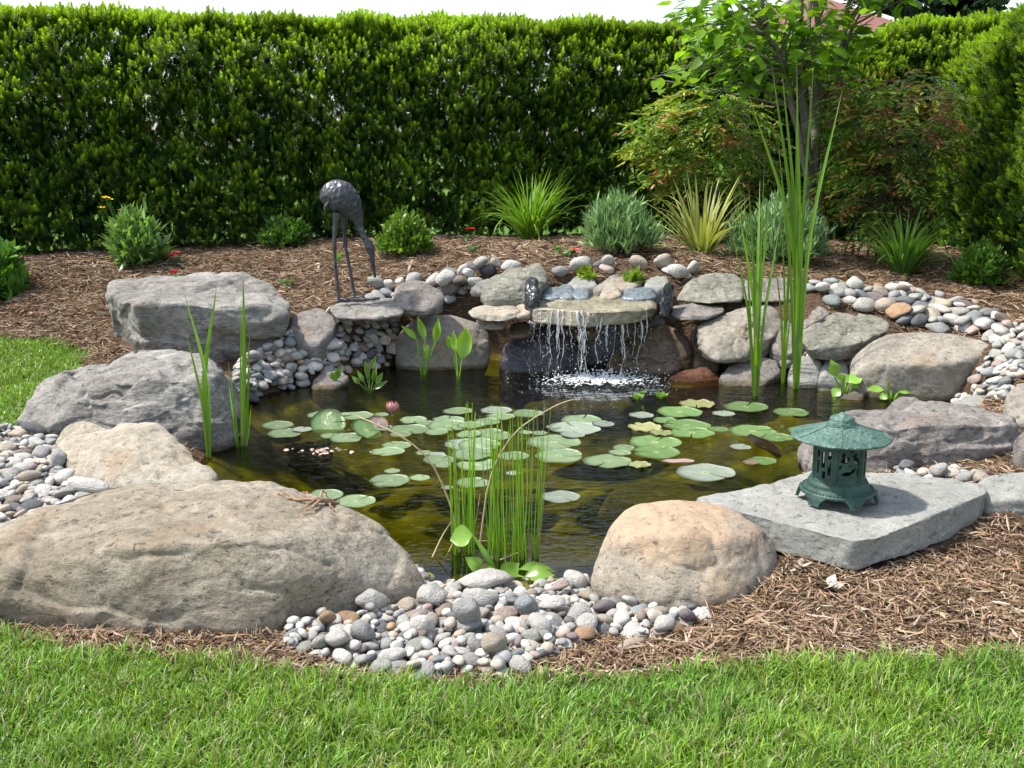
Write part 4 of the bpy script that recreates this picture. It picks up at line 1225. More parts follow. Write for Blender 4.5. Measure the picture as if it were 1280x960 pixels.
PEBBLES = []    # dicts
def pile(bed, poly_px, n, rmin, rmax, seed, zz=0.0, layer=True, power=2.0, spots=(), world=False, maxh=2.0):
    r = np.random.default_rng(seed)
    poly = np.array(poly_px) if world else np.array([G(*a)[:2] for a in poly_px])
    lo, hi = poly.min(0) - .15, poly.max(0) + .15
    cs = 0.008
    xs = np.arange(lo[0], hi[0], cs); ys = np.arange(lo[1], hi[1], cs)
    X, Y = np.meshgrid(xs, ys)
    base = H(X, Y)
    hm = base.copy()
    cand = []
    for (px, py, wpx, col, fl) in spots:
        p = G(px, py)
        cand.append((p[0], p[1], wpx * proj(p)[2] / F_PX / 2, col, fl))
    def place(x, y, q, colk, fl):
        if colk is None: colk = pk[r.choice(len(pk), p=pw)]
        a = q * r.uniform(0.95, 1.3); b = q * r.uniform(0.75, 1.0); c = q * (r.uniform(0.40, 0.72) if fl is None else fl)
        if fl is not None: a, b = q, q * 0.8
        yaw = r.uniform(0, math.pi) if fl is None else r.normal(0, .15)
        R0 = max(a, b)
        j0, j1 = max(0, int((y - R0 - lo[1]) / cs)), int((y + R0 - lo[1]) / cs) + 1
        i0, i1 = max(0, int((x - R0 - lo[0]) / cs)), int((x + R0 - lo[0]) / cs) + 1
        xx, yy = X[j0:j1, i0:i1] - x, Y[j0:j1, i0:i1] - y
        u = (xx * math.cos(yaw) + yy * math.sin(yaw)) / a; v = (-xx * math.sin(yaw) + yy * math.cos(yaw)) / b
        rr = u * u + v * v
        ins = rr < 1
        if not ins.any(): return
        sub_ = hm[j0:j1, i0:i1]
        low = c * np.sqrt(np.clip(1 - rr, 0, 1))
        z = np.percentile((sub_ + low)[ins], 62) - 0.1 * c
        z = max(z, float(base[j0:j1, i0:i1][ins].mean()) + 0.30 * c)
        zb_ = float(base[j0:j1, i0:i1][ins].mean())
        if fl is None and z - zb_ > maxh * rmax: return
        # tilt follows the pile's slope a little
        A = np.column_stack([xx[ins], yy[ins], np.ones(ins.sum())])
        s_, *_ = np.linalg.lstsq(A, sub_[ins], rcond=None)
        tx, ty = np.clip(s_[:2], -.6, .6) * 0.8
        nrm = unit(np.array([-tx + r.normal(0, .12), -ty + r.normal(0, .12), 1.0]))
        xa = unit(np.array([math.cos(yaw), math.sin(yaw), 0]) - nrm * np.dot(nrm, [math.cos(yaw), math.sin(yaw), 0]))
        R = np.stack([xa, np.cross(nrm, xa), nrm], 1)
        hm[j0:j1, i0:i1] = np.where(ins, np.maximum(sub_, z + low * 0.92), sub_)
        PEBBLES.append(dict(bed=bed, p=np.array([x, y, z]), s=np.array([a, b, c]), R=R, c=colk, sh=int(r.integers(len(PSH))), spot=fl is not None))

    rad = rmin + (rmax - rmin) * r.uniform(0, 1, n) ** power
    rad = np.sort(rad)[::-1]
    mixed = np.concatenate([r.permutation(rad[:n // 2]), r.permutation(rad[n // 2:])])
    for q in mixed:
        best = None
        for _ in range(60):
            x, y = r.uniform(lo[0], hi[0]), r.uniform(lo[1], hi[1])
            if in_poly(np.array([x]), np.array([y]), poly)[0]:
                j, i = int((y - lo[1]) / cs), int((x - lo[0]) / cs)
                w_ = max(1, int(q * 0.7 / cs))
                hgt = (hm - base)[max(0, j - w_):j + w_ + 1, max(0, i - w_):i + w_ + 1].mean()
                if best is None or hgt < best[0]:
                    if clear_of_rocks(np.array([x]), np.array([y]), q * 0.35)[0]:
                        best = (hgt, x, y)
        if best is not None:
            place(best[1], best[2], q, None, None)
    for sp in cand: place(*sp)

pile('front', [(535, 736), (610, 738), (730, 734), (742, 740), (790, 748), (880, 752), (885, 775), (830, 800), (760, 800), (690, 822), (640, 848), (520, 850), (440, 838), (362, 815), (360, 792), (430, 772), (470, 745), (530, 722)],
     760, 0.014, 0.042, 1, power=1.7, maxh=1.5,
     spots=[(587, 798, 44, 'grey', 0.8), (605, 748, 72, 'white', 0.35), (412, 795, 24, 'rust', 0.8), (767, 745, 36, 'rust', 0.6), (600, 768, 50, 'pale', 0.5), (465, 772, 40, 'pale', 0.7),
            (690, 776, 34, 'white', 0.6), (675, 800, 34, 'pale', 0.6), (455, 815, 34, 'grey', 0.8), (425, 823, 36, 'white', 0.6), (720, 745, 32, 'white', 0.7), (660, 780, 34, 'blue', 0.8),
            (528, 805, 34, 'white', 0.8), (700, 755, 26, 'pink', 0.6), (755, 778, 32, 'purple', 0.5), (855, 762, 30, 'pale', 0.8), (618, 832, 34, 'tan', 0.7), (540, 770, 40, 'pale', 0.7), (888, 742, 34, 'brown', 0.4), (790, 750, 28, 'dark', 0.5)])
pile('left', [(-40, 545), (60, 540), (72, 560), (84, 605), (120, 625), (210, 630), (150, 668), (-40, 705)], 380, 0.02, 0.058, 2, power=1.8,
     spots=[(115, 628, 62, 'white', 0.35), (74, 595, 24, 'pale', 1.2), (45, 552, 36, 'dark', 0.4), (38, 612, 30, 'tan', 0.5)])
pile('rear', [(292, 500), (300, 470), (345, 445), (368, 432), (400, 432), (425, 400), (500, 396), (500, 420), (492, 460), (440, 470), (400, 480), (345, 492), (320, 505)], 480, 0.022, 0.06, 3, power=1.7,
     spots=[(371, 432, 26, 'grey', 0.8), (412, 452, 36, 'white', 0.5), (320, 480, 20, 'pale', 0.7)])
pile('rim', [(455, 378), (500, 352), (560, 352), (598, 346), (626, 340), (590, 372), (600, 384), (560, 392), (500, 384)], 22, 0.04, 0.08, 4, power=1.3, maxh=1.0,
     spots=[(471, 370, 22, 'green', .8), (487, 370, 16, 'white', .8), (542, 360, 20, 'white', .7), (560, 362, 26, 'grey', .7), (562, 373, 30, 'brown', .6), (556, 386, 28, 'white', .7), (576, 380, 26, 'brown', .6), (596, 382, 26, 'white', .6),
            (585, 374, 18, 'white', .7), (589, 366, 16, 'purple', .7), (585, 358, 30, 'white', .6), (600, 348, 26, 'pale', .6), (619, 343, 18, 'white', .7), (639, 339, 28, 'white', .6)])
pile('pool', [(700, 342), (745, 334), (850, 336), (875, 345), (850, 352), (700, 350)], 5, 0.04, 0.06, 14, maxh=1.0,
     spots=[(725, 340, 28, 'pale', .8), (761, 337, 20, 'pale', .8), (799, 335, 26, 'tan', .7), (829, 336, 26, 'cream', .8), (866, 343, 20, 'white', 1.0), (847, 351, 28, 'white', .7), (700, 346, 22, 'grey', .7)])
pile('right bank', [(985, 376), (1000, 366), (1060, 362), (1130, 368), (1190, 384), (1230, 396), (1262, 418), (1250, 430), (1215, 418), (1130, 412), (1105, 412), (1095, 392), (1040, 388), (1000, 398)], 84, 0.04, 0.085, 5, power=1.2, maxh=1.1)
pile('right shore', [(1262, 415), (1300, 420), (1300, 470), (1262, 480), (1255, 505), (1215, 512), (1190, 505), (1225, 470), (1245, 440)], 120, 0.022, 0.055, 6, power=1.5)
pile('slab', [(1095, 600), (1130, 592), (1225, 594), (1228, 605), (1130, 604)], 26, 0.025, 0.05, 7)
pile('foot', [(990, 440), (1070, 425), (1075, 455), (1060, 470), (1000, 470)], 40, 0.03, 0.06, 8)

LANDMARK = {'front': [(-0.75, 3.2, 'by the huge boulder\'s foot'), (-0.1, 2.85, 'along the lawn edge'), (0.0, 3.65, 'at the front waterline'), (0.45, 3.5, 'beside the orange topped boulder'), (0.3, 3.05, 'next to the front mulch')],
            'left': [(-2.4, 5.3, 'below the large grey layered boulder'), (-1.9, 4.6, 'beside the tan boulder'), (-1.9, 3.95, 'behind the huge boulder'), (-2.6, 4.7, 'at the left edge')],
            'rear': [(-1.6, 7.0, 'next to the tall blocky rock'), (-1.1, 7.2, 'below the crane ledge'), (-1.3, 6.8, 'at the rear left waterline'), (-0.85, 7.2, 'beside the round tan grey rock')],
            'rim': [(-0.6, 7.7, 'right of the crane ledge'), (-0.1, 7.7, 'left of the tilted layered rock'), ],
            'pool': [(0.5, 8.2, 'behind the header pool'), (1.2, 8.1, 'beside the olive grey block')],
            'right bank': [(2.2, 7.7, 'behind the greenish angular rock'), (3.0, 7.2, 'above the rounded warm grey boulder')],
            'right shore': [(3.1, 6.6, 'on the right shore below the mulch'), (2.7, 6.0, 'on the right shore above the purplish boulder')],
            'slab': [(1.7, 4.6, 'between the slab and the purplish boulder')], 'foot': [(2.0, 7.1, 'between the waterline stones on the right')]}
BEDNAME = {'front': 'pebbles of the front bed', 'left': 'pebbles of the left bed', 'rear': 'pebbles of the rear left bed', 'rim': 'cobbles left of the waterfall', 'pool': 'cobbles round the header pool',
           'right bank': 'cobbles of the right bank', 'right shore': 'pebbles of the right shore', 'slab': 'pebbles behind the lantern slab', 'foot': 'pebbles at the right waterline'}
def scr(d):
    px, py, dep = proj(d['p'])
    vis = -20 < px < 1300 and py < 980
    return (d['s'][0] + d['s'][2]) / dep * (1 if vis else 0.001) * (3 if d['spot'] else 1)
PEBBLES.sort(key=scr, reverse=True)
for d in PEBBLES[:292]:
    o = bpy.data.objects.new('pebble', pebble_mesh(d['sh'] % 6 if d['s'][0] < 0.03 else d['sh'], d['c']))
    COL.objects.link(o)
    M = Matrix([list(d['R'][i]) for i in range(3)]).to_4x4()
    o.matrix_world = Matrix.Translation(Vector(d['p'])) @ M @ Matrix.Diagonal(Vector((*d['s'], 1)))
    lm = min(LANDMARK[d['bed']], key=lambda l: (l[0] - d['p'][0]) ** 2 + (l[1] - d['p'][1]) ** 2)[2]
    px, py, dep = proj(d['p'])
    s = d['s'][0]
    size = 'large' if s > (0.085 if d['bed'] in ('rim', 'right bank') else 0.048) else ('small' if s < 0.03 else 'medium')
    ar, ht = d['s'][0] / d['s'][1], d['s'][2] / d['s'][1]
    shape = 'flat' if ht < 0.62 else ('long' if ar > 1.35 else ('chunky' if ht > 0.85 else 'oval'))
    tag(o, f"{size} {shape} {PEB[d['c']][1]} pebble {lm}", 'pebble', BEDNAME[d['bed']])
g = Geo()
for d in PEBBLES[292:]:
    V, Fc = ICO[2] if d['s'][0] < 0.03 else PSH[d['sh']]
    if len(V) > 300 and proj(d['p'])[2] > 6: V, Fc = PSH[d['sh']]
    V = V * (1 + 0.08 * vnoise(V * 1.4 + d['p'] * 31, 5)[:, None])
    c = np.array(PEB[d['c']][0]) * (0.85 + 0.3 * random.random())
    g.add((V * d['s']) @ d['R'].T + d['p'], Fc, c)
PEBSTUFF = col_mat('mixed pebbles', 0.75, 0.25, 0.18, 30, 0.006, 60)
if g.n:
    tag(g.build('pebbles', PEBSTUFF), kind='stuff')

# ---- mulch chips
r = np.random.default_rng(77)
def chip_positions(n, lo, hi, cond=None):
    x = r.uniform(lo[0], hi[0], n); y = r.uniform(lo[1], hi[1], n)
    ok = in_poly(x, y, BED) & (poly_sd(x, y, POND) > 0.12) & clear_of_rocks(x, y, 0.01)
    return x[ok], y[ok]
PEBPOLY = [np.array([G(*a)[:2] for a in pp]) for pp in (
    [(545, 712), (725, 706), (790, 748), (850, 760), (800, 785), (690, 810), (640, 835), (520, 838), (440, 825), (380, 806), (470, 750)],
    [(-40, 545), (60, 540), (84, 605), (210, 630), (150, 668), (-40, 705)],
    [(292, 500), (300, 470), (345, 445), (400, 432), (425, 400), (500, 396), (492, 460), (345, 492)])]
gm = Geo()
def chips(x, y, L, W, lift):
    n = len(x)
    az = r.uniform(0, 6.28, n)
    tilt = r.normal(0, 0.22, n)
    S = 4
    t = np.linspace(-0.5, 0.5, S)[None, :]
    bow = r.normal(0, 0.22, n)[:, None]
    lx = L[:, None] * t
    ly = bow * L[:, None] * (t * t - 0.1)
    z0 = H(x, y) + lift
    cxp = x[:, None] + lx * np.cos(az)[:, None] - ly * np.sin(az)[:, None]
    cyp = y[:, None] + lx * np.sin(az)[:, None] + ly * np.cos(az)[:, None]
    czp = z0[:, None] + lx * np.sin(tilt)[:, None] + r.normal(0, 0.003, (n, S))
    C = np.stack([cxp, cyp, czp], 2)
    prof = np.array([0.35, 1.0, 0.9, 0.3])[None] * r.uniform(0.6, 1.2, (n, S))
    Wd = 0.5 * W[:, None] * prof
    roll = r.normal(0, 0.5, n)
    sd = np.stack([-np.sin(az) * np.cos(roll), np.cos(az) * np.cos(roll), np.sin(roll)], 1)
    k = r.uniform(0, 1, n)
    base = np.where((k < 0.30)[:, None], [0.10, 0.064, 0.036], np.where((k < 0.72)[:, None], [0.235, 0.158, 0.095], np.where((k < 0.92)[:, None], [0.33, 0.235, 0.16], [0.47, 0.37, 0.275])))
    col = base * r.uniform(0.7, 1.25, (n, 1)) * (1 + r.normal(0, 0.05, (n, 3)))
    ribbons(gm, C, Wd, sd, col, fold=0.7)
def mulch(n, lo, hi, lmin, lmax, avoid=False):
    x, y = chip_positions(n, lo, hi)
    if avoid:
        ok = np.ones(len(x), bool)
        for pp in PEBPOLY:
            sd_ = poly_sd(x, y, pp)
            ok &= (sd_ > -0.03) | (r.uniform(0, 1, len(x)) < 0.0)
        x, y = x[ok], y[ok]
    n = len(x)
    L = r.uniform(lmin, lmax, n) * r.choice([0.6, 1, 1.5], n, p=[.45, .42, .13])
    chips(x, y, L, L * r.uniform(0.04, 0.115, n) + 0.0018, r.uniform(0.0, 0.022, n))
mulch(34000, (-2.6, 2.7), (3.6, 5.6), 0.03, 0.075, True)
mulch(34000, (-2.0, 2.75), (2.4, 3.7), 0.03, 0.08, True)
mulch(46000, (-6, 7.0), (5.6, 9.6), 0.05, 0.12)
mulch(20000, (-6, 9.6), (6, 12), 0.05, 0.12)
mulch(22000, (1.2, 3.3), (4.2, 9.5), 0.04, 0.1)
mulch(12000, (-4.6, 6.9), (-1.7, 8.9), 0.05, 0.1)
tag(gm.build('mulch_chips', col_mat('shredded bark', 0.9, 0.12, 0.25, 80), smooth=False), kind='stuff')

# ---- grass
gg = Geo()
def lawn_grass(n, lo, hi, lmin, lmax, w, thin=1.0):
    x = r.uniform(lo[0], hi[0], n); y = r.uniform(lo[1], hi[1], n)
    sdb = poly_sd(x, y, BED)
    edge = 0.035 * vnoise(np.stack([x * 7, y * 7, x * 0], 1), 2) + 0.02 * vnoise(np.stack([x * 25, y * 25, x * 0], 1), 6)
    ok = (sdb > edge - 0.015) & clear_of_rocks(x, y, 0.0)
    x, y = x[ok], y[ok]
    n = len(x)
    cl = vnoise(np.stack([x * 9, y * 9, x * 0], 1), 8)
    cl2 = vnoise(np.stack([x * 2.2, y * 2.2, x * 0], 1), 12)
    L = r.uniform(lmin, lmax, n) * (1 + 0.35 * cl)
    root = np.stack([x, y, H(x, y) - 0.004], 1)
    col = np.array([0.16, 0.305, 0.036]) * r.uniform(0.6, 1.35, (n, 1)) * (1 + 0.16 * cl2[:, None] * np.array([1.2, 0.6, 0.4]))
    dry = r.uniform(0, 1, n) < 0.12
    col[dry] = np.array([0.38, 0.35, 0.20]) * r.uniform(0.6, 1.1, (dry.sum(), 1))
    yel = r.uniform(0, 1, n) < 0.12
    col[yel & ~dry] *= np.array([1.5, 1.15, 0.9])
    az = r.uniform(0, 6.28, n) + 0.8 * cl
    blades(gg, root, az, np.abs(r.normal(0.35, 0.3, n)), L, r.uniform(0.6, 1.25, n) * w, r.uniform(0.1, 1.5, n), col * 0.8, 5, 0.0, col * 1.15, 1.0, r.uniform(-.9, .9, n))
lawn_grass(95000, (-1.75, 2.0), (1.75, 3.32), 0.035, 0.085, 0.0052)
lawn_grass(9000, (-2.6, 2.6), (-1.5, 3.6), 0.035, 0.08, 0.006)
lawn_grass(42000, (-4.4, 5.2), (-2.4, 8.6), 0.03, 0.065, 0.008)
GRASS = leaf_mat('lawn grass', 0.3, 0.4, 0.4, 0.12, (1.15, 1.1, 0.4), 5)
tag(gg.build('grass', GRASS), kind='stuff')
# ------------------------------------------------------------------ waterfall
def waterfall():
    r = np.random.default_rng(31)
    foot = P(745, 470, z=WATER)
    w = empty('waterfall', foot)
    tag(w, 'thin streams of water falling from the wet lip stone into the pond', 'waterfall')
    m = NT('falling water')
    gl = m.n('ShaderNodeBsdfGlossy'); gl.inputs['Roughness'].default_value = 0.08
    tp = m.n('ShaderNodeBsdfTransparent')
    di = m.n('ShaderNodeBsdfDiffuse'); di.inputs['Color'].default_value = (0.85, 0.88, 0.9, 1)
    m1 = m.n('ShaderNodeMixShader'); m2 = m.n('ShaderNodeMixShader')
    pos = m.n('ShaderNodeNewGeometry').outputs['Position']
    f = m.ramp(m.noise(22, 4, 0.7, m.mapping((1, 1, 0.35), (0, 0, 0), pos)), [(0.40, 0.02), (0.66, 0.42)])
    m1.inputs[0].default_value = 0.22
    m.l(tp.outputs[0], m1.inputs[1]); m.l(gl.outputs[0], m1.inputs[2])
    m.l(f, m2.inputs[0]); m.l(m1.outputs[0], m2.inputs[1]); m.l(di.outputs[0], m2.inputs[2])
    m.l(m2.outputs[0], m.out.inputs['Surface'])
    streams = [(668, 392, 3, 0.6), (676, 392, 4, .8), (690, 393, 6, 1.0), (698, 394, 9, 1.0), (703, 394, 6, .9), (722, 394, 12, 1.0), (727, 394, 8, 1.0), (752, 394, 7, .85), (761, 394, 9, .7), (779, 393, 9, 1.0),
               (785, 393, 4, .5), (802, 391, 7, .95), (808, 391, 4, .6), (684, 393, 3, .8), (712, 394, 3, .7), (735, 394, 4, .9), (744, 394, 3, .6), (770, 393, 4, .9), (793, 392, 3, .8), (661, 391, 2, .5)]
    for i, (px, py, wd, frac) in enumerate(streams):
        top = P(px, py - 3, y=7.19 + 0.0012 * abs(px - 735) ** 1.15)
        g = Geo()
        drop = top[2] - WATER
        n = 16
        t = np.linspace(0, 1, n)
        pth = np.stack([top[0] + (r.normal(0, 0.03) + 0.015 * np.sin(7 * t + i)) * t + r.normal(0, .004, n), top[1] - 0.05 * np.sqrt(t) - 0.02 * t, top[2] + 0.012 * (1 - t) - drop * t ** 1.3 * 1.0], 1)
        m_ = max(6, int(n * frac))
        for q_ in range(2 if wd < 6 else 3):                # a few thin strands twisting round each other
            ph = q_ * 2.1 + i
            off = np.stack([np.sin(t * 9 + ph), 0.6 * np.cos(t * 9 + ph), t * 0], 1) * (0.0012 * wd * (0.3 + t))[:, None]
            rad = wd / F_PX * 7.3 * 0.105 * (0.35 + 0.65 * np.abs(np.sin(np.arange(n) * 1.9 + i + q_))) * r.uniform(0.5, 1.3, n)
            e_ = m_ if q_ == 0 else int(m_ * r.uniform(0.5, 0.9))
            tube(g, (pth + off)[:e_], rad[:e_], 6, (1, 1, 1))
        V, Fc = ICO[1]
        for k in range(34):                       # broken beads of the stream
            q = pth[r.integers(2, n)] + r.normal(0, 0.014, 3) * [1.6, 1, 2]
            g.add(V * r.uniform(0.0012, 0.0034) * np.array([1, 1, 2.2]) + q, Fc)
        g.build('water_stream', m.m, w, local=foot)
    # foam and splash drops at the foot
    foam = plain('white foam', (0.82, 0.85, 0.87), 0.35, 0.5)
    g = Geo()
    V, Fc = ICO[2]
    for k in range(900):
        u = r.normal(0, 1, 2)
        q = np.array([foot[0] + 0.02 + u[0] * 0.22, foot[1] - 0.10 + u[1] * 0.13 + 0.03 * math.sin(u[0] * 9), WATER + 0.002])
        s = r.uniform(0.002, 0.010) * math.exp(-0.25 * (u @ u))
        g.add(V * np.array([s * r.uniform(1, 2.6), s * r.uniform(.8, 1.6), s * 0.45]) + q, Fc)
    for k in range(110):
        u = r.normal(0, 1, 2)
        g.add(V * r.uniform(0.0025, 0.006) + np.array([foot[0] + u[0] * 0.22, foot[1] - 0.03 + u[1] * 0.05, WATER + abs(r.normal(0, 0.03))]), Fc)
    for k in range(40):                          # bubbles carried away
        a, q = r.uniform(math.pi, 2 * math.pi), r.uniform(0.2, 0.55)
        g.add(V * np.array([1.8, 1, .12]) * r.uniform(0.002, 0.005) + np.array([foot[0] + 1.15 * q * math.cos(a), foot[1] + 0.75 * q * math.sin(a), WATER + 0.001]), Fc)
    tag(g.build('splash_foam', foam, w, local=foot), kind='stuff')
waterfall()

# ------------------------------------------------------------------ lily pads
def pad_shape(seed, ruffle=0.0):
    r = np.random.default_rng(seed)
    n, rings = 30, 5
    notch = 0.07
    th = np.linspace(notch, 2 * math.pi - notch * 0.6, n)
    rr = np.linspace(0.04, 1, rings)
    V = []
    ph = r.uniform(0, 6.28, 3)
    for q in rr:
        edge = 1 + 0.015 * np.sin(3 * th + ph[0]) + 0.02 * np.sin(7 * th + ph[1])
        nn = np.clip(1 - np.exp(-np.minimum(th - notch, 2 * math.pi - notch * .6 - th) * 6), 0, 1) * 0.07 + 0.93
        z = 0.02 * q ** 4 * np.sin(5 * th + ph[2]) + ruffle * q ** 3 * np.sin(8 * th + ph[1]) + 0.05 * ruffle + 0.015 * q ** 6
        e = 1 + (edge * nn - 1) * q ** 2
        V.append(np.stack([q * e * np.cos(th), q * e * np.sin(th), z], 1))
    V = np.concatenate(V)
    q = []
    for i in range(rings - 1):
        for j in range(n - 1):
            q.append((i * n + j, i * n + j + 1, (i + 1) * n + j + 1, (i + 1) * n + j))
    # thickness: a lower skin
    m_ = len(V)
    V2 = V - np.array([0, 0, 0.018])
    q2 = [(a[3] + m_, a[2] + m_, a[1] + m_, a[0] + m_) for a in q]
    rim = [(j + (rings - 1) * n, j + 1 + (rings - 1) * n, j + 1 + (rings - 1) * n + m_, j + (rings - 1) * n + m_) for j in range(n - 1)]
    return np.concatenate([V, V2]), np.array(q + q2 + [(a[3], a[2], a[1], a[0]) for a in rim])

def pad_mat(name, c1, c2, vein, gloss=0.28, spots=None):
    m = NT(name)
    tc = m.n('ShaderNodeTexCoord').outputs['Object']
    sx = m.n('ShaderNodeSeparateXYZ'); m.l(tc, sx.inputs[0])
    ang = m.math('ARCTAN2', sx.outputs['Y'], sx.outputs['X'])
    rad = m.n('ShaderNodeVectorMath', operation='LENGTH'); m.l(tc, rad.inputs[0])
    ve = m.math('POWER', m.math('ABSOLUTE', m.math('SINE', m.math('MULTIPLY', ang, 9.0))), 14.0)
    ve = m.math('SUBTRACT', 1.0, m.math('POWER', m.math('ABSOLUTE', m.math('SINE', m.math('MULTIPLY', ang, 8.0))), 0.18), True)
    oi = m.n('ShaderNodeObjectInfo')
    off = m.n('ShaderNodeVectorMath', operation='ADD'); m.l(tc, off.inputs[0]); m.l(oi.outputs['Location'], off.inputs[1])
    c = m.ramp(m.noise(1.8, 5, 0.6, off.outputs[0]), [(0.3, c1), (0.7, c2)])
    c = m.mix(c, vein, m.math('MULTIPLY', ve, 0.45))
    ctr = m.ramp(rad.outputs['Value'], [(0.0, 1.0), (0.10, 1.0), (0.17, 0.0)])
    c = m.mix(c, (0.42, 0.46, 0.20), m.math('MULTIPLY', ctr, 0.7))
    if spots is not None:
        c = m.mix(c, spots, m.ramp(m.noise(3.5, 4, 0.7, off.outputs[0]), [(0.56, 0.0), (0.62, 0.85)]))
    c = m.mix(c, m.ramp(oi.outputs['Random'], [(0, 0.78), (1, 1.2)]), 1.0, 'MULTIPLY')
    b = m.bsdf(c, gloss, 0.5, m.bump(m.noise(4, 4, 0.6, off.outputs[0]), 0.25, 0.03), link=False)
    tr = m.n('ShaderNodeBsdfTranslucent'); m.l(c, tr.inputs['Color'])
    ms = m.n('ShaderNodeMixShader'); ms.inputs[0].default_value = 0.12
    m.l(b, ms.inputs[1]); m.l(tr.outputs[0], ms.inputs[2]); m.l(ms.outputs[0], m.out.inputs['Surface'])
    return m.m
PADM = {'green': pad_mat('lily pad green', (0.16, 0.235, 0.115), (0.225, 0.305, 0.165), (0.29, 0.36, 0.21)),
        'deep': pad_mat('lily pad deep green', (0.115, 0.205, 0.065), (0.165, 0.265, 0.10), (0.2, 0.32, 0.1)),
        'yellow': pad_mat('lily pad yellowing', (0.24, 0.27, 0.10), (0.31, 0.33, 0.15), (0.36, 0.37, 0.2), 0.4, (0.25, 0.15, 0.07)),
        'grey': pad_mat('lily pad grey green', (0.20, 0.245, 0.185), (0.27, 0.315, 0.25), (0.33, 0.36, 0.28), 0.45),  # greyer, duller green than the other green pads
        'brown': pad_mat('lily pad brown', (0.16, 0.10, 0.075), (0.25, 0.17, 0.13), (0.3, 0.2, 0.15), 0.5),
        'pink': pad_mat('lily pad faded pink', (0.42, 0.26, 0.25), (0.5, 0.34, 0.32), (0.5, 0.36, 0.33), 0.5)}
PADW = {'green': 'pale green', 'deep': 'fresh green', 'yellow': 'yellowing', 'grey': 'grey green', 'brown': 'brown', 'pink': 'faded pink'}
PSHAPE = [pad_shape(300 + i) for i in range(6)] + [pad_shape(320 + i, 0.05) for i in range(2)]
PADME = {}
def Z6(x, y, w): return (320 + x * .2656, 490 + y * .2656, w * .2656)
def Z7(x, y, w): return (640 + x * .28125, 480 + y * .28125, w * .28125)
pads = []
for a in [(100, 155, 150), (135, 193, 160), (300, 107, 120), (215, 178, 95), (350, 205, 95), (475, 110, 160), (410, 107, 70), (590, 105, 70), (425, 218, 155),
          (600, 168, 90), (740, 130, 130), (720, 180, 190), (680, 205, 100), (660, 250, 140), (620, 283, 160), (800, 150, 90), (905, 130, 150), (905, 165, 200),
          (850, 198, 110), (790, 285, 80), (850, 295, 80), (980, 245, 190), (860, 325, 150), (880, 355, 80), (640, 370, 75), (628, 415, 190), (770, 402, 95),
          (330, 482, 160), (470, 512, 185), (900, 448, 60), (950, 88, 140), (1130, 85, 150), (1150, 118, 140), (1090, 145, 120), (1095, 205, 210),
          (1050, 255, 200), (1040, 340, 190), (1020, 300, 200), (1020, 425, 160), (1210, 300, 150), (1210, 380, 70), (1010, 165, 130), (1000, 205, 120)]:
    pads.append(Z6(*a) + ('green',))
for a in [(70, 130, 140), (120, 217, 75), (60, 217, 60), (310, 160, 180), (280, 197, 230), (405, 182, 100), (185, 258, 240), (270, 230, 110), (165, 292, 90), (210, 325, 215),
          (425, 342, 215), (497, 283, 100), (480, 307, 100), (575, 137, 110), (185, 197, 70)]:
    pads.append(Z7(*a) + ('green',))
for a in [(745, 123, 200), (680, 160, 110), (775, 185, 210), (800, 222, 200), (915, 210, 95), (635, 257, 230), (640, 305, 210), (1040, 100, 195), (1070, 208, 210), (1180, 240, 135), (1240, 125, 160), (1290, 205, 130), (1110, 340, 130)]:
    pads.append(Z7(*a) + ('deep',))
for a in [(590, 190, 150), (660, 225, 100), (565, 360, 105), (822, 90, 160)]:
    pads.append(Z7(*a) + ('yellow',))
for a in [(215, 500, 175), (860, 392, 260), (1015, 278, 95), (940, 130, 100)]:
    pads.append(Z7(*a) + ('grey',))
pads.append(Z7(740, 348, 150) + ('pink',)); pads.append(Z7(1060, 350, 70) + ('brown',))
PL = [(P(490, 517, z=WATER), 'the pink lily bud'), (P(360, 545, z=WATER), 'the left iris leaves'), (P(580, 610, z=WATER), 'the narrower rush clump'), (P(645, 610, z=WATER), 'the wider rush clump'),
      (P(455, 625, z=WATER), 'the dry root on the huge boulder'), (P(725, 505, z=WATER), 'the tip of the right dry stem'), (P(815, 500, z=WATER), 'the floating water lettuce'),
      (P(945, 492, z=WATER), 'the cattail stems'), (P(945, 555, z=WATER), 'the upturned red brown leaf'), (P(990, 560, z=WATER), 'the lantern slab'),
      (P(830, 625, z=WATER), 'the orange topped boulder'), (P(560, 480, z=WATER), 'the arrow leaf plants'), (P(725, 560, z=WATER), 'the middle of the pad raft'),
      (P(470, 531, z=WATER), 'the brown folded leaf'), (P(410, 530, z=WATER), 'the tilted round pad at the left'), (P(848, 578, z=WATER), 'the slender pink pad'), (P(408, 564, z=WATER), 'the faded petals'),
      (P(540, 590, z=WATER), 'the bend of the left dry stem'), (P(680, 516, z=WATER), 'the upper part of the right dry stem'), (P(745, 475, z=WATER), 'the foam of the waterfall'), (P(665, 545, z=WATER), 'the tops of the wider rush clump')]
ORD = ['nearest', 'second nearest', 'third nearest', 'fourth nearest', 'fifth nearest', 'sixth nearest', 'seventh nearest', 'eighth nearest', 'ninth nearest', 'tenth nearest', 'eleventh nearest', 'twelfth nearest', 'thirteenth nearest', 'fourteenth nearest', 'fifteenth nearest', 'sixteenth nearest', 'seventeenth nearest', 'eighteenth nearest']
pr = np.random.default_rng(19)
placed = []
items = []
for (px, py, w, kind) in pads:
    c = P(px, py, z=WATER + 0.004)
    rad = 0.5 * w * proj(c)[2] / F_PX
    near = sorted(range(len(PL)), key=lambda i: np.hypot(*(PL[i][0][:2] - c[:2])))[0]
    if kind == 'green' and pr.uniform() < 0.16: kind = 'grey'
    items.append([c, rad, kind, near])
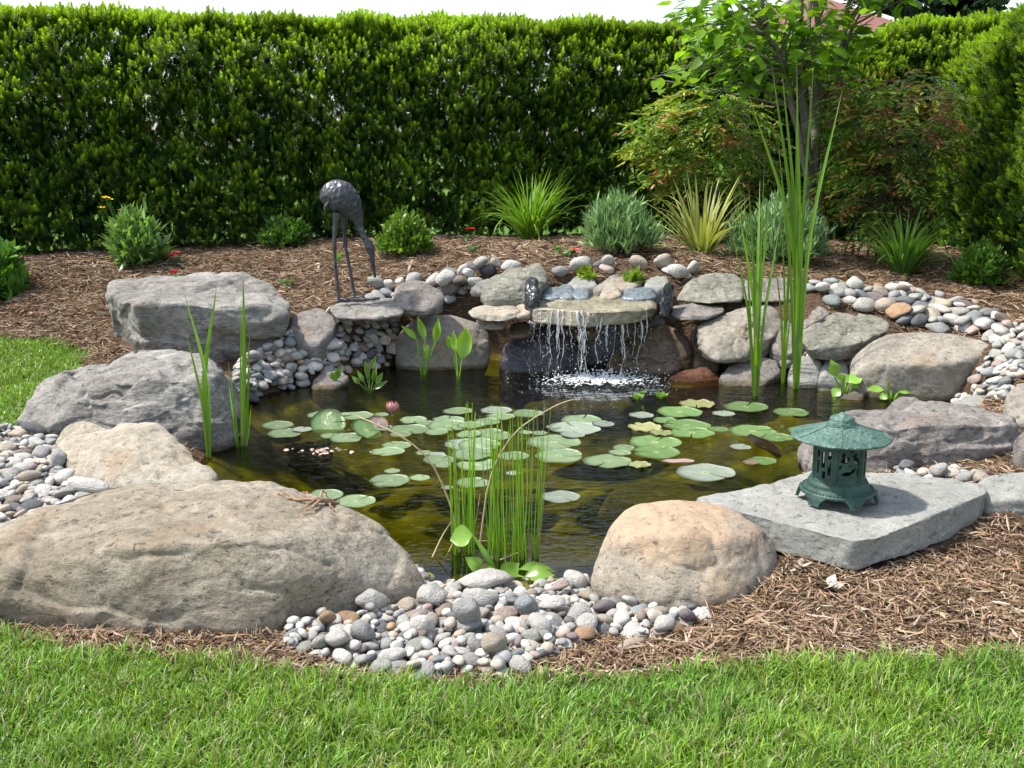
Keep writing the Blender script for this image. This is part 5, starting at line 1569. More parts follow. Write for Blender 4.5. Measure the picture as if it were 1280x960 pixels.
# every pad is named by the landmark to which it ranks closest among all pads of the pond
_all = [it[0][:2] for it in items] + [P(410, 530, z=WATER)[:2], P(458, 538, z=WATER)[:2], P(470, 531, z=WATER)[:2], P(955, 560, z=WATER)[:2]]
_rk = np.array([np.argsort(np.argsort([np.hypot(*(l[0][:2] - q)) for q in _all])) for l in PL])
rank = {}
for i_, it in enumerate(items):
    it[3] = int(np.argmin(_rk[:, i_]))
    rank[id(it)] = int(_rk[it[3], i_])
for it in items:
    c, rad, kind, near = it
    lvl = 0
    for (c2, r2, l2) in placed:
        if np.hypot(*(c2[:2] - c[:2])) < (r2 + rad) * 0.96: lvl = max(lvl, l2 + 1)
    lvl = min(lvl, 4)
    placed.append((c, rad, lvl))
    k = int(pr.integers(6)) if kind != 'yellow' else 6 + int(pr.integers(2))
    if (k, kind) not in PADME:
        V, q = PSHAPE[k]
        o = mesh_np('lily_pad', V, q.ravel(), np.full(len(q), 4), PADM[kind]); PADME[(k, kind)] = o.data; bpy.data.objects.remove(o)
    o = bpy.data.objects.new('lily_pad', PADME[(k, kind)])
    COL.objects.link(o)
    o.location = Vector((c[0], c[1], WATER + 0.003 + 0.0045 * lvl))
    o.scale = (rad, rad * (1.0 if kind != 'pink' else 0.35), rad)
    o.rotation_euler = (pr.normal(0, .012) + (0.03 if lvl else 0), pr.normal(0, .012), pr.uniform(0, 6.28) if kind != 'pink' else 0.1)
    if kind == 'grey' and w > 60: o.location.z = WATER + 0.002
    sz = 'large' if rad > 0.125 else ('small' if rad < 0.07 else 'medium')
    tag(o, f"{sz} {PADW[kind]} lily pad, {ORD[min(rank[id(it)], 17)]} to {PL[near][1]}", 'lily pad', 'lily pads on the pond')

def raised_pad(px, py, w, pitch, yaw, roll, kind, label, name='lily_pad'):
    V, q = PSHAPE[1]
    V = V.copy(); V[:, 2] += 0.12 * V[:, 1] ** 2 + 0.05 * np.sin(3 * V[:, 0])
    o = mesh_np(name, V, q.ravel(), np.full(len(q), 4), PADM[kind])
    c = P(px, py, z=WATER + 0.02)
    rad = 0.5 * w * proj(c)[2] / F_PX
    o.location = Vector((c[0], c[1], WATER + 0.35 * rad * abs(math.sin(pitch)) + 0.006)); o.scale = (rad,) * 3
    o.rotation_euler = (pitch, roll, yaw)
    tag(o, label, 'lily pad', 'lily pads on the pond')
raised_pad(320 + 340 * .2656, 490 + 150 * .2656, 45, 0.55, 0.2, 0.0, 'deep', 'round green lily pad tilted up towards the viewer at the left end of the raft')
raised_pad(320 + 520 * .2656, 490 + 180 * .2656, 42, 0.45, 0.8, 0.25, 'deep', 'glossy green lily pad propped up beside the brown folded leaf')
raised_pad(320 + 565 * .2656, 490 + 155 * .2656, 30, 0.5, -0.5, 0.5, 'brown', 'brown folded lily leaf just below the pink bud')
raised_pad(640 + 1120 * .28125, 480 + 283 * .28125, 50, -0.55, -0.35, 0.55, 'brown', 'upturned red brown lily leaf standing out of the water left of the lantern')

def lily_bud():
    c = P(491, 520, z=WATER)
    e = empty('lily_bud', c); tag(e, 'closed pink water lily bud standing among the pads', 'flower')
    r = np.random.default_rng(2)
    g = Geo()
    pink = plain('pink petal', (0.62, 0.30, 0.29), 0.5, 0.3, 0, 0.25, 8)
    tube(g, [c, c + [0.004, 0, 0.02]], 0.008, 8); g.build('stalk', PADM['brown'], e, local=c)
    for k in range(9):
        g = Geo()
        a = k * 2.4
        lean = 0.16 + 0.02 * (k % 3)
        pth = np.array([[c[0] + (0.006 + 0.030 * math.sin(math.pi * t * 0.8)) * math.cos(a), c[1] + (0.006 + 0.030 * math.sin(math.pi * t * 0.8)) * math.sin(a), WATER + 0.012 + 0.075 * t] for t in np.linspace(0, 1, 6)])
        ribbons(g, pth[None], 0.020 * np.sin(np.pi * np.linspace(0.1, 0.97, 6))[None], np.array([[-math.sin(a), math.cos(a), 0]]), np.array([[1, 1, 1]]), 0.2)
        g.build('petal', pink, e, local=c)
lily_bud()
def raft_debris():
    c = P(320 + 330 * .2656, 490 + 280 * .2656, z=WATER)
    r = np.random.default_rng(3); g = Geo()
    n = 45
    pos = c + np.stack([r.normal(0, .07, n), r.normal(0, .035, n), np.full(n, 0.003)], 1)
    az = r.uniform(0, 6.28, n)
    scatter(g, *leaf_template(4, 0.1, 0.05, 0.4), pos, leaf_frames(np.stack([np.cos(az), np.sin(az), az * 0], 1), r), r.uniform(0.015, 0.03, n), np.array([0.45, 0.33, 0.26]) * r.uniform(.6, 1.3, (n, 1)))
    tag(g.build('fallen_petals', col_mat('faded petals', 0.6, 0.3, 0.2)), 'patch of faded petals floating on the dark water below the left pads', 'petals', kind='stuff')
raft_debris()

# ------------------------------------------------------------------ water plants
REED = leaf_mat('reed green', 0.35, 0.4, 0.4, 0.1, (1.2, 1.15, 0.4), 4)
def px_blades(name, label, cat, spec, depth, mat, part='leaf', group=None, seed=0, col=(0.15, 0.30, 0.035), base_z=None, each=True):
    """spec: (base px, base py, mid px, mid py, tip px, tip py, width px)"""
    r = np.random.default_rng(seed)
    b0 = P(spec[0][0], spec[0][1], z=WATER if base_z is None else base_z)
    y0 = b0[1]
    root = empty(name, b0); tag(root, label, cat, group)
    gs = []
    for i, (bx, by, mx, my, tx, ty, w) in enumerate(spec):
        dy = r.normal(0, depth)
        dy1 = r.normal(0, depth * 2.5)
        pts = [P(bx, by, y=y0 + dy * 0.3), P(mx, my, y=y0 + dy), P(tx, ty, y=y0 + dy1)]
        pts[0][2] = min(pts[0][2], WATER - 0.05)
        S = 12
        c = smooth_path(pts, S)
        t = np.linspace(0, 1, S)
        wd = 0.29 * w / F_PX * y0 * 1.03 * np.clip(1 - t ** 3.5, 0.04, 1) * np.clip(0.7 + 0.8 * t, 0, 1)
        a = r.uniform(-0.5, 0.5)
        sd = np.array([[math.cos(a), math.sin(a), 0]])
        g = Geo()
        cc = np.array(col) * r.uniform(0.8, 1.25)
        cols = cc[None] * (1 + 0.25 * t[:, None] * np.array([0.3, 0.2, 0.1])) + np.exp(-t * 6)[:, None] * np.array([0.08, 0.07, 0.03])
        tipm = np.clip((t - 0.93) / 0.07, 0, 1)[:, None]
        cols = cols * (1 - tipm) + np.array([0.42, 0.33, 0.2]) * tipm
        ribbons(g, c[None], wd[None], sd, cols[None], fold=0.35)
        g.build(part, mat, root, local=b0)
    return root

px_blades('iris_plant', 'tall iris clump with two broad diverging leaves in front of the grey layered boulder', 'plant',
          [(262, 572, 257, 470, 229, 362, 11), (262, 572, 255, 480, 271, 358, 12), (260, 572, 252, 500, 232, 413, 7), (263, 572, 258, 500, 252, 448, 5), (261, 572, 259, 520, 260, 473, 5)], 0.03, REED, seed=1)
px_blades('iris_plant', 'slim iris clump standing in the water right of the broad iris', 'plant',
          [(302, 558, 305, 460, 304, 340, 10), (302, 558, 301, 480, 301, 375, 5), (303, 560, 309, 500, 313, 392, 4), (299, 558, 292, 500, 285, 452, 4), (306, 558, 311, 480, 310, 426, 4), (307, 560, 312, 530, 314, 505, 3), (297, 558, 291, 520, 286, 480, 4)], 0.03, REED, seed=2)
px_blades('cattail', 'left cattail clump fanning out from one stem in the water', 'cattail',
          [(945, 495, 942, 380, 922, 255, 8), (945, 495, 944, 380, 936, 235, 8), (944, 495, 946, 370, 950, 225, 8), (946, 495, 950, 380, 962, 250, 7), (943, 495, 935, 390, 917, 300, 6), (946, 495, 956, 390, 975, 280, 6), (945, 495, 948, 400, 955, 210, 6), (944, 495, 938, 400, 930, 240, 5), (947, 495, 952, 420, 968, 330, 5), (945, 495, 945, 470, 945, 420, 11)], 0.04, REED, seed=3, group='cattails on the right of the pond')
px_blades('cattail', 'middle slender cattail clump behind the others', 'cattail',
          [(979, 478, 981, 390, 977, 265, 7), (979, 478, 984, 380, 991, 240, 7), (978, 478, 977, 400, 965, 300, 5), (980, 478, 987, 400, 1000, 300, 5), (979, 478, 982, 420, 986, 330, 5), (978, 478, 978, 440, 975, 380, 6)], 0.04, REED, seed=4, group='cattails on the right of the pond')
px_blades('cattail', 'tallest cattail clump, its blades reaching up in front of the tree trunk', 'cattail',
          [(995, 485, 990, 300, 934, 112, 9), (995, 485, 992, 290, 965, 82, 9), (994, 485, 994, 280, 978, 95, 9), (995, 485, 998, 300, 996, 78, 10), (996, 485, 1000, 300, 996, 116, 8), (996, 485, 1003, 290, 1017, 82, 9), (997, 485, 1012, 300, 1053, 112, 9), (995, 485, 996, 330, 995, 155, 8), (994, 485, 988, 340, 973, 182, 7), (996, 485, 1001, 350, 999, 195, 7), (997, 485, 1006, 350, 1027, 200, 6), (995, 485, 996, 440, 997, 380, 15), (996, 485, 998, 420, 1001, 330, 12)], 0.05, REED, seed=5, group='cattails on the right of the pond')

def rushes(label, spec, seed, dead, n):
    r = np.random.default_rng(seed)
    (x0, x1, yb, tops) = spec
    c = P((x0 + x1) / 2, yb, z=WATER)
    root = empty('rush_clump', c); tag(root, label, 'rushes')
    for k in range(n):
        u = r.uniform(0, 1)
        px = x0 + (x1 - x0) * u
        b = P(px, yb + r.normal(0, 3.5), z=WATER); b[2] = WATER - 0.08
        tx = (x0 + x1) / 2 + (px - (x0 + x1) / 2) * r.uniform(0.7, 1.4) + r.normal(0, 6.0)
        ty = tops[0] + (tops[1] - tops[0]) * r.uniform(0, 1) ** 1.3
        t_ = P(tx, ty, y=b[1] + r.normal(0, 0.04))
        pth = smooth_path([b, (b + t_) / 2 + r.normal(0, 0.006, 3) * [1, 1, 0], t_], 6)
        g = Geo()
        cc = np.array([0.26, 0.50, 0.04]) * r.uniform(0.75, 1.3) + np.array([r.uniform(0, 0.05), 0, 0])
        tube(g, pth, np.linspace(r.uniform(0.0026, 0.0042), 0.0010, 6), 6, cc, True)
        g.build('stem', REED, root, local=c)
    for pp, w in dead:
        g = Geo()
        pts = [P(q[0], q[1], y=c[1] + q[2]) for q in pp]
        tube(g, smooth_path(pts, 14), np.linspace(w, w * 0.45, 14), 6, (0.42, 0.33, 0.20), True)
        g.build('dry_stem', col_mat('dry straw', 0.7, 0.2, 0.2) if 'dry straw' not in MATS else MATS['dry straw'], root, local=c)
    return root
rushes('narrower clump of thin upright green rushes at the front of the pond', (563, 594, 690, (500, 600)), 41,
       [([(575, 690, 0), (566, 640, 0.0), (540, 580, .02), (505, 548, .02), (465, 528, .05), (448, 521, .1)], 0.005), ([(540, 698, -.05), (553, 670, 0), (566, 650, 0.02)], 0.0045), ([(585, 690, 0), (595, 650, 0), (600, 618, 0.01)], 0.0035),
        ([(558, 697, 0), (566, 680, .01), (575, 665, .02)], 0.004)], 28)
rushes('wider denser clump of thin upright green rushes beside the water hyacinth', (606, 672, 698, (505, 590)), 42,
       [([(600, 680, 0), (612, 600, 0), (640, 545, 0.03), (680, 515, 0.06), (710, 501, 0.1), (725, 500, .1)], 0.0042), ([(625, 700, -.02), (650, 690, 0), (668, 680, 0.02), (674, 674, 0.02)], 0.004), ([(618, 712, -.03), (614, 690, 0), (612, 672, 0)], 0.004),
        ([(594, 676, 0), (610, 676, .02), (628, 674, .04)], 0.003), ([(668, 700, 0), (676, 660, .02), (681, 612, .03)], 0.0025)], 50)

# broad leaved water plants
GLOSS = leaf_mat('glossy water leaf', 0.3, 0.25, 0.5, 0.08, (1.15, 1.1, 0.35), 6)
def seed_ph(b): return float(b[0] * 37 + b[1] * 51) % 6.28

def big_leaf(g, base, tip, width, r, col, fold=0.15, curl=0.1, facing=None, wide_at=0.85):
    base, tip = np.array(base), np.array(tip)
    L = np.linalg.norm(tip - base)
    d = (tip - base) / L
    f = np.array([0, -1, 0.4]) if facing is None else np.array(facing, float)
    y = unit(np.cross(f, d)); z = np.cross(d, y)
    TV, TF = leaf_template(16, fold, curl, 1.0)
    V = TV.copy(); V[:, 1] *= 0.5 * width / L * (1 + 0.05 * np.sin(9 * V[:, 0] + seed_ph(base)))
    V[:, 2] += 0.03 * np.sin(7 * V[:, 0] + seed_ph(base))
    g.add(base + L * (V[:, :1] * d + V[:, 1:2] * y + V[:, 2:] * z), TF, np.array(col))

def leafy(name, label, cat, base, leaves, stem_r, col, seed, group=None, mat=None, bulb=False):
    """leaves: (base pixel, tip pixel, width px, dy) ; a stem runs from the plant's base to each leaf base"""
    r = np.random.default_rng(seed)
    b = np.array(base)
    root = empty(name, b); tag(root, label, cat, group)
    for (lx, ly, tx, ty, w, dy, face) in leaves:
        lb, lt = P(lx, ly, y=b[1] + dy), P(tx, ty, y=b[1] + dy * 1.3)
        g = Geo()
        s = np.array([b[0] + (lb[0] - b[0]) * 0.15, b[1] + dy * 0.3, b[2] - 0.03])
        pth = smooth_path([s, (s + lb) / 2 + np.array([0, 0, 0.01]), lb], 8)
        rad = np.full(8, stem_r) if not bulb else stem_r * np.array([1, 1.3, 2.0, 2.4, 2.0, 1.4, 1.0, .8])
        tube(g, pth, rad, 7, np.array(col) * 1.1)
        st = g.build('stem', mat or GLOSS, root, local=b)
        g = Geo()
        big_leaf(g, lb, lt, w / F_PX * b[1] * 1.03, r, np.array(col) * r.uniform(0.85, 1.2), facing=face, curl=0.12)
        g.build('leaf', mat or GLOSS, root, local=b)
    return root
FR = (0.15, -1, 0.35)
leafy('arrow_leaf_plant', 'arrow leaf plant with slim upright leaves in front of the round tan grey rock', 'plant', P(528, 468, z=WATER),
      [(521, 424, 502, 407, 8, 0, FR), (531, 425, 522, 396, 10, 0.02, FR), (544, 428, 548, 398, 10, 0.0, FR), (536, 439, 529, 431, 9, -0.03, FR), (534, 450, 530, 432, 8, 0, FR)], 0.005, (0.24, 0.45, 0.035), 51)
leafy('arrow_leaf_plant', 'arrow leaf plant with one broad bright leaf, right of the slimmer one', 'plant', P(573, 470, z=WATER),
      [(578, 448, 583, 409, 20, 0, (0.1, -1, 0.2)), (570, 440, 566, 414, 10, 0.03, (-0.3, -1, .2)), (566, 436, 560, 420, 12, 0.05, FR)], 0.005, (0.27, 0.50, 0.035), 52)
leafy('marsh_plant', 'sparse marsh seedling with small leaves at the rear left waterline', 'plant', P(462, 488, z=WATER),
      [(462, 462, 470, 445, 6, 0, FR), (455, 478, 446, 462, 6, 0, FR), (466, 478, 470, 455, 6, .05, FR), (470, 480, 478, 466, 7, 0, FR), (450, 480, 440, 470, 7, 0, FR), (460, 476, 456, 450, 5, .03, FR), (468, 486, 484, 476, 6, 0, FR)], 0.003, (0.15, 0.28, 0.04), 53)
leafy('marsh_plant', 'tiny marsh seedling left of the sparse one, by the low dark stone', 'plant', P(419, 484, z=WATER),
      [(418, 476, 414, 464, 8, 0, FR), (421, 474, 423, 460, 9, 0, FR), (420, 470, 428, 458, 6, 0, FR)], 0.003, (0.16, 0.32, 0.04), 54)
UP = (0.1, -0.55, 1)
leafy('water_hyacinth', 'water hyacinth with glossy rounded leaves beside the front pebbles', 'plant', P(630, 716, z=WATER),
      [(590, 668, 562, 674, 30, 0.02, (0, -.8, .6)), (600, 715, 584, 696, 24, -.02, UP), (628, 722, 648, 704, 26, -.04, (0.1, -.9, .6)), (655, 722, 692, 716, 24, -.04, UP), (650, 712, 695, 712, 18, .02, UP), (618, 726, 612, 708, 18, -.06, UP), (640, 728, 628, 720, 16, -.06, UP)], 0.006, (0.20, 0.36, 0.05), 55, bulb=True)
leafy('water_hyacinth', 'water hyacinth with one raised round leaf in the corner below the greenish rock', 'plant', P(1056, 494, z=WATER),
      [(1043, 470, 1040, 450, 17, 0, (0.2, -1, .3)), (1055, 480, 1045, 466, 17, .0, UP), (1062, 478, 1078, 470, 19, 0, UP), (1050, 486, 1040, 496, 14, -.03, UP), (1058, 478, 1064, 468, 13, .03, UP), (1066, 484, 1072, 478, 14, 0, UP)], 0.005, (0.22, 0.40, 0.06), 56, bulb=True)
leafy('water_hyacinth', 'spreading water hyacinth under the rounded warm grey boulder', 'plant', P(1115, 499, z=WATER),
      [(1104, 488, 1084, 486, 14, 0, UP), (1114, 486, 1110, 475, 15, 0, UP), (1118, 486, 1124, 474, 14, 0.02, UP), (1124, 490, 1140, 490, 12, -.02, UP), (1152, 484, 1166, 474, 13, 0, (0, -1, .5)), (1108, 494, 1100, 498, 13, -.04, UP), (1130, 488, 1142, 492, 10, 0, UP)], 0.0045, (0.22, 0.40, 0.06), 57, bulb=True)
def lettuce(px, py, label, seed, s=1.0):
    c = P(px, py, z=WATER); r = np.random.default_rng(seed)
    root = empty('water_lettuce', c); tag(root, label, 'plant')
    for k in range(9):
        g = Geo(); a = k * 2.4; q = (0.5 + 0.5 * k / 9)
        b = c + np.array([0.01 * math.cos(a), 0.01 * math.sin(a), 0.003])
        t = c + s * np.array([0.07 * q * math.cos(a), 0.07 * q * math.sin(a), 0.075 - 0.05 * q])
        big_leaf(g, b, t, 0.05 * s, r, np.array([0.20, 0.38, 0.07]) * r.uniform(.8, 1.2), facing=(0.3 * math.cos(a + 3.14), 0.3 * math.sin(a + 3.14), 1), curl=-0.2)
        g.build('leaf', GLOSS, root, local=c)
lettuce(796, 500, 'left rosette of floating water lettuce before the waterfall', 1, 0.8)
lettuce(826, 499, 'right rosette of floating water lettuce before the waterfall', 2, 0.9)
lettuce(803, 493, 'rearmost small rosette of floating water lettuce', 3, 0.5)

# ------------------------------------------------------------------ border plants on the bank
def fan_plant(name, label, px, py, n, length, width, lean, bend, col, mat, seed, tip=None, fold=0.3, rad=0.06, part='leaves', cat='plant', group=None):
    r = np.random.default_rng(seed)
    c = G(px, py); root = empty(name, c); tag(root, label, cat, group)
    a = r.uniform(0, 6.28, n); q = rad * np.sqrt(r.uniform(0, 1, n))
    rt = np.stack([c[0] + q * np.cos(a), c[1] + q * np.sin(a), np.full(n, c[2] - 0.02)], 1)
    k = np.array(col) * r.uniform(0.7, 1.35, (n, 1))
    g = Geo()
    blades(g, rt, a + r.normal(0, .3, n), np.abs(r.normal(lean[0], lean[1], n)), r.uniform(length[0], length[1], n), r.uniform(.7, 1.2, n) * width, np.abs(r.normal(bend[0], bend[1], n)), k, 8, fold, (k * 1.1 if tip is None else np.array(tip) * r.uniform(.8, 1.2, (n, 1))), 1.3)
    g.build(part, mat, root, local=c)
    return root
DAY = leaf_mat('daylily leaf', 0.35, 0.4, 0.45, 0.1, (1.2, 1.15, 0.4), 5)
fan_plant('daylily', 'large arching daylily clump in the middle of the bank', 662, 300, 190, (0.42, 0.78), 0.020, (0.30, 0.22), (0.95, 0.5), (0.17, 0.33, 0.035), DAY, 61)
fan_plant('daylily', 'darker daylily clump on the right below the reddish nandina', 1128, 344, 150, (0.36, 0.66), 0.022, (0.30, 0.22), (0.9, 0.45), (0.10, 0.22, 0.04), DAY, 62)
fan_plant('yucca', 'yellow striped yucca with stiff pointed leaves', 877, 318, 60, (0.45, 0.72), 0.034, (0.42, 0.3), (0.35, 0.45), (0.30, 0.37, 0.10), DAY, 63, (0.40, 0.43, 0.16))
def bush(name, label, px, py, w, h, col, n, lsize, seed, needle=False, cat='shrub', group=None, mat=None, up=0.8, depth=None, lv=4, wide=0.26):
    """small mounded shrub: many twigs from the centre, each lined with leaves"""
    r = np.random.default_rng(seed)
    c = G(px, py); root = empty(name, c); tag(root, label, cat, group)
    st, lf = Geo(), Geo()
    a = r.uniform(0, 6.28, n); el = np.arcsin(r.uniform(0.05, 1, n) ** 0.8)
    d = np.stack([np.cos(a) * np.cos(el) * w / 2, np.sin(a) * np.cos(el) * (depth or w) / 2, np.sin(el) * h], 1)
    lump = 1 + 0.28 * fbm(unit(d) * 2.6 + seed, 3, seed)
    tips = c + d * (lump * r.uniform(0.55, 1.06, n))[:, None]
    mid = c + (tips - c) * 0.55 + np.array([0, 0, 0.06 * h])
    C = np.stack([np.repeat(c[None], n, 0), mid, tips], 1)
    sd = unit(np.cross(d, [0.3, 0.2, 1.0]))
    ribbons(st, C, np.tile(np.array([[0.003, 0.0025, 0.001]]), (n, 1)), sd, np.tile([[0.10, 0.09, 0.05]], (n, 1)))
    m_ = 12 if needle else 9
    t = r.uniform(0.35, 1.0, (n, m_))[..., None]
    pos = (mid[:, None] * (1 - t) + tips[:, None] * t + r.normal(0, lsize * 0.25, (n, m_, 3))).reshape(-1, 3)
    dirs = np.repeat(unit(d), m_, 0) * 0.6 + r.normal(0, 0.45, (n * m_, 3)) + np.array([0, 0, up])
    k = np.array(col) * r.uniform(0.6, 1.4, (n * m_, 1)) * np.repeat(r.uniform(.85, 1.15, (n, 1)), m_, 0)
    TV, TF = leaf_template(lv, 0.15, 0.15, 0.09 if needle else wide)
    scatter(lf, TV, TF, pos, leaf_frames(dirs, r), r.uniform(0.7, 1.25, n * m_) * lsize, k)
    st.build('twigs', BARK, root, local=c)
    lf.build('foliage', mat or DAY, root, local=c)
    return root
SILV = leaf_mat('silvery leaf', 0.2, 0.6, 0.2, 0.12, (1, 1, 0.7), 5)
bush('lavender', 'grey green lavender mound left of the yucca', 776, 315, 0.62, 0.42, (0.23, 0.37, 0.15), 620, 0.075, 71, True, mat=SILV, up=1.0)
bush('lavender', 'grey green lavender mound right of the yucca, behind the cattails', 972, 326, 0.78, 0.46, (0.23, 0.37, 0.155), 700, 0.075, 72, True, mat=SILV, up=1.0)
bush('shrub', 'small feathery bright green shrub right of the crane statue', 507, 318, 0.50, 0.34, (0.14, 0.26, 0.035), 420, 0.045, 73, mat=DAY)
bush('shrub', 'small feathery green shrub against the right hedge', 1224, 357, 0.40, 0.30, (0.10, 0.22, 0.03), 420, 0.04, 74, mat=DAY)
bush('shrub', 'low green shrub at the hedge foot left of the crane statue', 357, 309, 0.46, 0.27, (0.08, 0.18, 0.03), 320, 0.045, 75, mat=DAY)
bush('shrub', 'broad leaved green plant at the left edge of the mulch', 2, 376, 0.36, 0.44, (0.10, 0.24, 0.035), 170, 0.10, 76, mat=DAY)
def coreopsis():
    c = G(172, 331); r = np.random.default_rng(9)
    root = bush('coreopsis', 'grey green leafy plant with yellow flowers in front of the hedge', 172, 331, 0.44, 0.42, (0.17, 0.31, 0.09), 170, 0.12, 77, mat=DAY, cat='flowering plant', up=0.5, wide=0.15)
    c = np.array(root.location)
    yel = plain('yellow petal', (0.85, 0.58, 0.02), 0.5, 0.2, 0, 0.15, 9); brn = plain('flower eye', (0.35, 0.17, 0.02), 0.8)
    for px, py in ((133, 247), (128, 259), (152, 262), (137, 249), (131, 246)):
        top = P(px, py, y=c[1] + r.normal(0, .04))
        g = Geo(); tube(g, smooth_path([c + [0, 0, 0.1], (c + top) / 2 + [-.03, 0, .06], top], 8), 0.0035, 5, (0.1, 0.2, 0.04)); st = g.build('flower_stem', DAY, root, local=c)
        g = Geo(); n = 9; a = np.arange(n) * 6.283 / n
        scatter(g, *leaf_template(4, 0.1, 0.12, 0.28), np.tile(top, (n, 1)), leaf_frames(np.stack([np.cos(a), np.sin(a), a * 0 + 0.12], 1), r), np.full(n, 0.034), np.ones((n, 3)))
        fl = g.build('flower', yel, root, local=c)
        g = Geo(); V, Fc = ICO[2]; g.add(V * [0.010, 0.010, 0.006] + top + [0, 0, .003], Fc); g.build('flower_eye', brn, fl, local=c)
coreopsis()
RED = plain('red petal', (0.62, 0.015, 0.035), 0.5, 0.3, 0, 0.15, 9)
def red_flower(px, py, hgt, nf, label, seed, leaves=9):
    c = G(px, py); r = np.random.default_rng(seed)
    root = empty('red_flower', c); tag(root, label, 'flower', 'red flowers on the mulch')
    g = Geo(); a = r.uniform(0, 6.28, leaves)
    dirs = np.stack([np.cos(a), np.sin(a), r.uniform(0.1, 0.8, leaves)], 1)
    scatter(g, *leaf_template(4, 0.15, 0.2, 0.3), c + r.normal(0, .02, (leaves, 3)) * [1, 1, 0] + [0, 0, .02] * r.uniform(0, 2, (leaves, 1)), leaf_frames(dirs, r), r.uniform(0.05, 0.09, leaves), np.array([0.11, 0.23, 0.08]) * r.uniform(.7, 1.2, (leaves, 1)))
    g.build('leaves', SILV, root, local=c)
    for k in range(nf):
        top = c + np.array([r.normal(0, .025), r.normal(0, .02), hgt * r.uniform(.75, 1.05)])
        g = Geo(); tube(g, [c, (c + top) / 2 + [.008, 0, 0], top], 0.003, 5, (0.1, 0.2, 0.05)); g.build('flower_stem', DAY, root, local=c)
        g = Geo(); n = 6; a = np.arange(n) * 6.283 / n + r.uniform(0, 1)
        scatter(g, *leaf_template(4, 0.05, 0.1, 0.42), np.tile(top, (n, 1)), leaf_frames(np.stack([np.cos(a), np.sin(a) - .25, a * 0 + 0.25], 1), r), np.full(n, 0.042), np.ones((n, 3)))
        g.build('flower', RED, root, local=c)
red_flower(223, 332, 0.11, 2, 'red flower left of the crane, behind the tall blocky rock', 1)
red_flower(222, 353, 0.09, 1, 'red flower half hidden just behind the tall blocky rock', 2)
red_flower(553, 295, 0.13, 1, 'red flower beside the feathery shrub at the hedge foot', 3)
red_flower(583, 303, 0.13, 2, 'pair of red flowers left of the large daylily', 4)
red_flower(711, 322, 0.08, 1, 'red flower in front of the large daylily', 5, 14)
red_flower(302, 305, 0.08, 1, 'dull red flower by the hedge foot left of the crane', 6, 16)
def seedling(px, py, n, s, label, seed):
    c = G(px, py); r = np.random.default_rng(seed); g = Geo()
    a = r.uniform(0, 6.28, n); dirs = np.stack([np.cos(a), np.sin(a), r.uniform(0.2, 1.4, n)], 1)
    pos = c + np.stack([r.normal(0, .015, n), r.normal(0, .015, n), r.uniform(0, s, n)], 1)
    scatter(g, *leaf_template(4, 0.15, 0.2, 0.32), pos - c, leaf_frames(dirs, r), r.uniform(0.6, 1.2, n) * s, np.array([0.13, 0.25, 0.07]) * r.uniform(.7, 1.3, (n, 1)))
    tube(g, [(0, 0, -.01), (0, 0, s)], 0.003, 5, (0.1, 0.2, 0.04))
    o = g.build('seedling', DAY, loc=c); tag(o, label, 'seedling', 'seedlings on the mulch')
seedling(360, 360, 10, 0.06, 'small pale seedling at the right shoulder of the tall blocky rock', 1)
seedling(320, 330, 6, 0.04, 'tiny seedling on the mulch above the tall blocky rock', 2)
seedling(590, 318, 9, 0.055, 'pale seedling below the pair of red flowers', 3)
seedling(423, 330, 8, 0.06, 'seedling between the legs of the crane statue', 4)
seedling(697, 318, 9, 0.05, 'pale seedling left of the red flower in front of the daylily', 5)
seedling(287, 308, 9, 0.05, 'seedling by the hedge foot left of the dull red flower', 6)
bush('pool_plant', 'yellow green water plant between the header pool stones, on the left', 733, 352, 0.13, 0.08, (0.25, 0.36, 0.04), 30, 0.05, 78, cat='plant')
bush('pool_plant', 'yellow green water plant between the header pool stones, on the right', 792, 356, 0.12, 0.07, (0.22, 0.36, 0.04), 26, 0.05, 79, cat='plant')

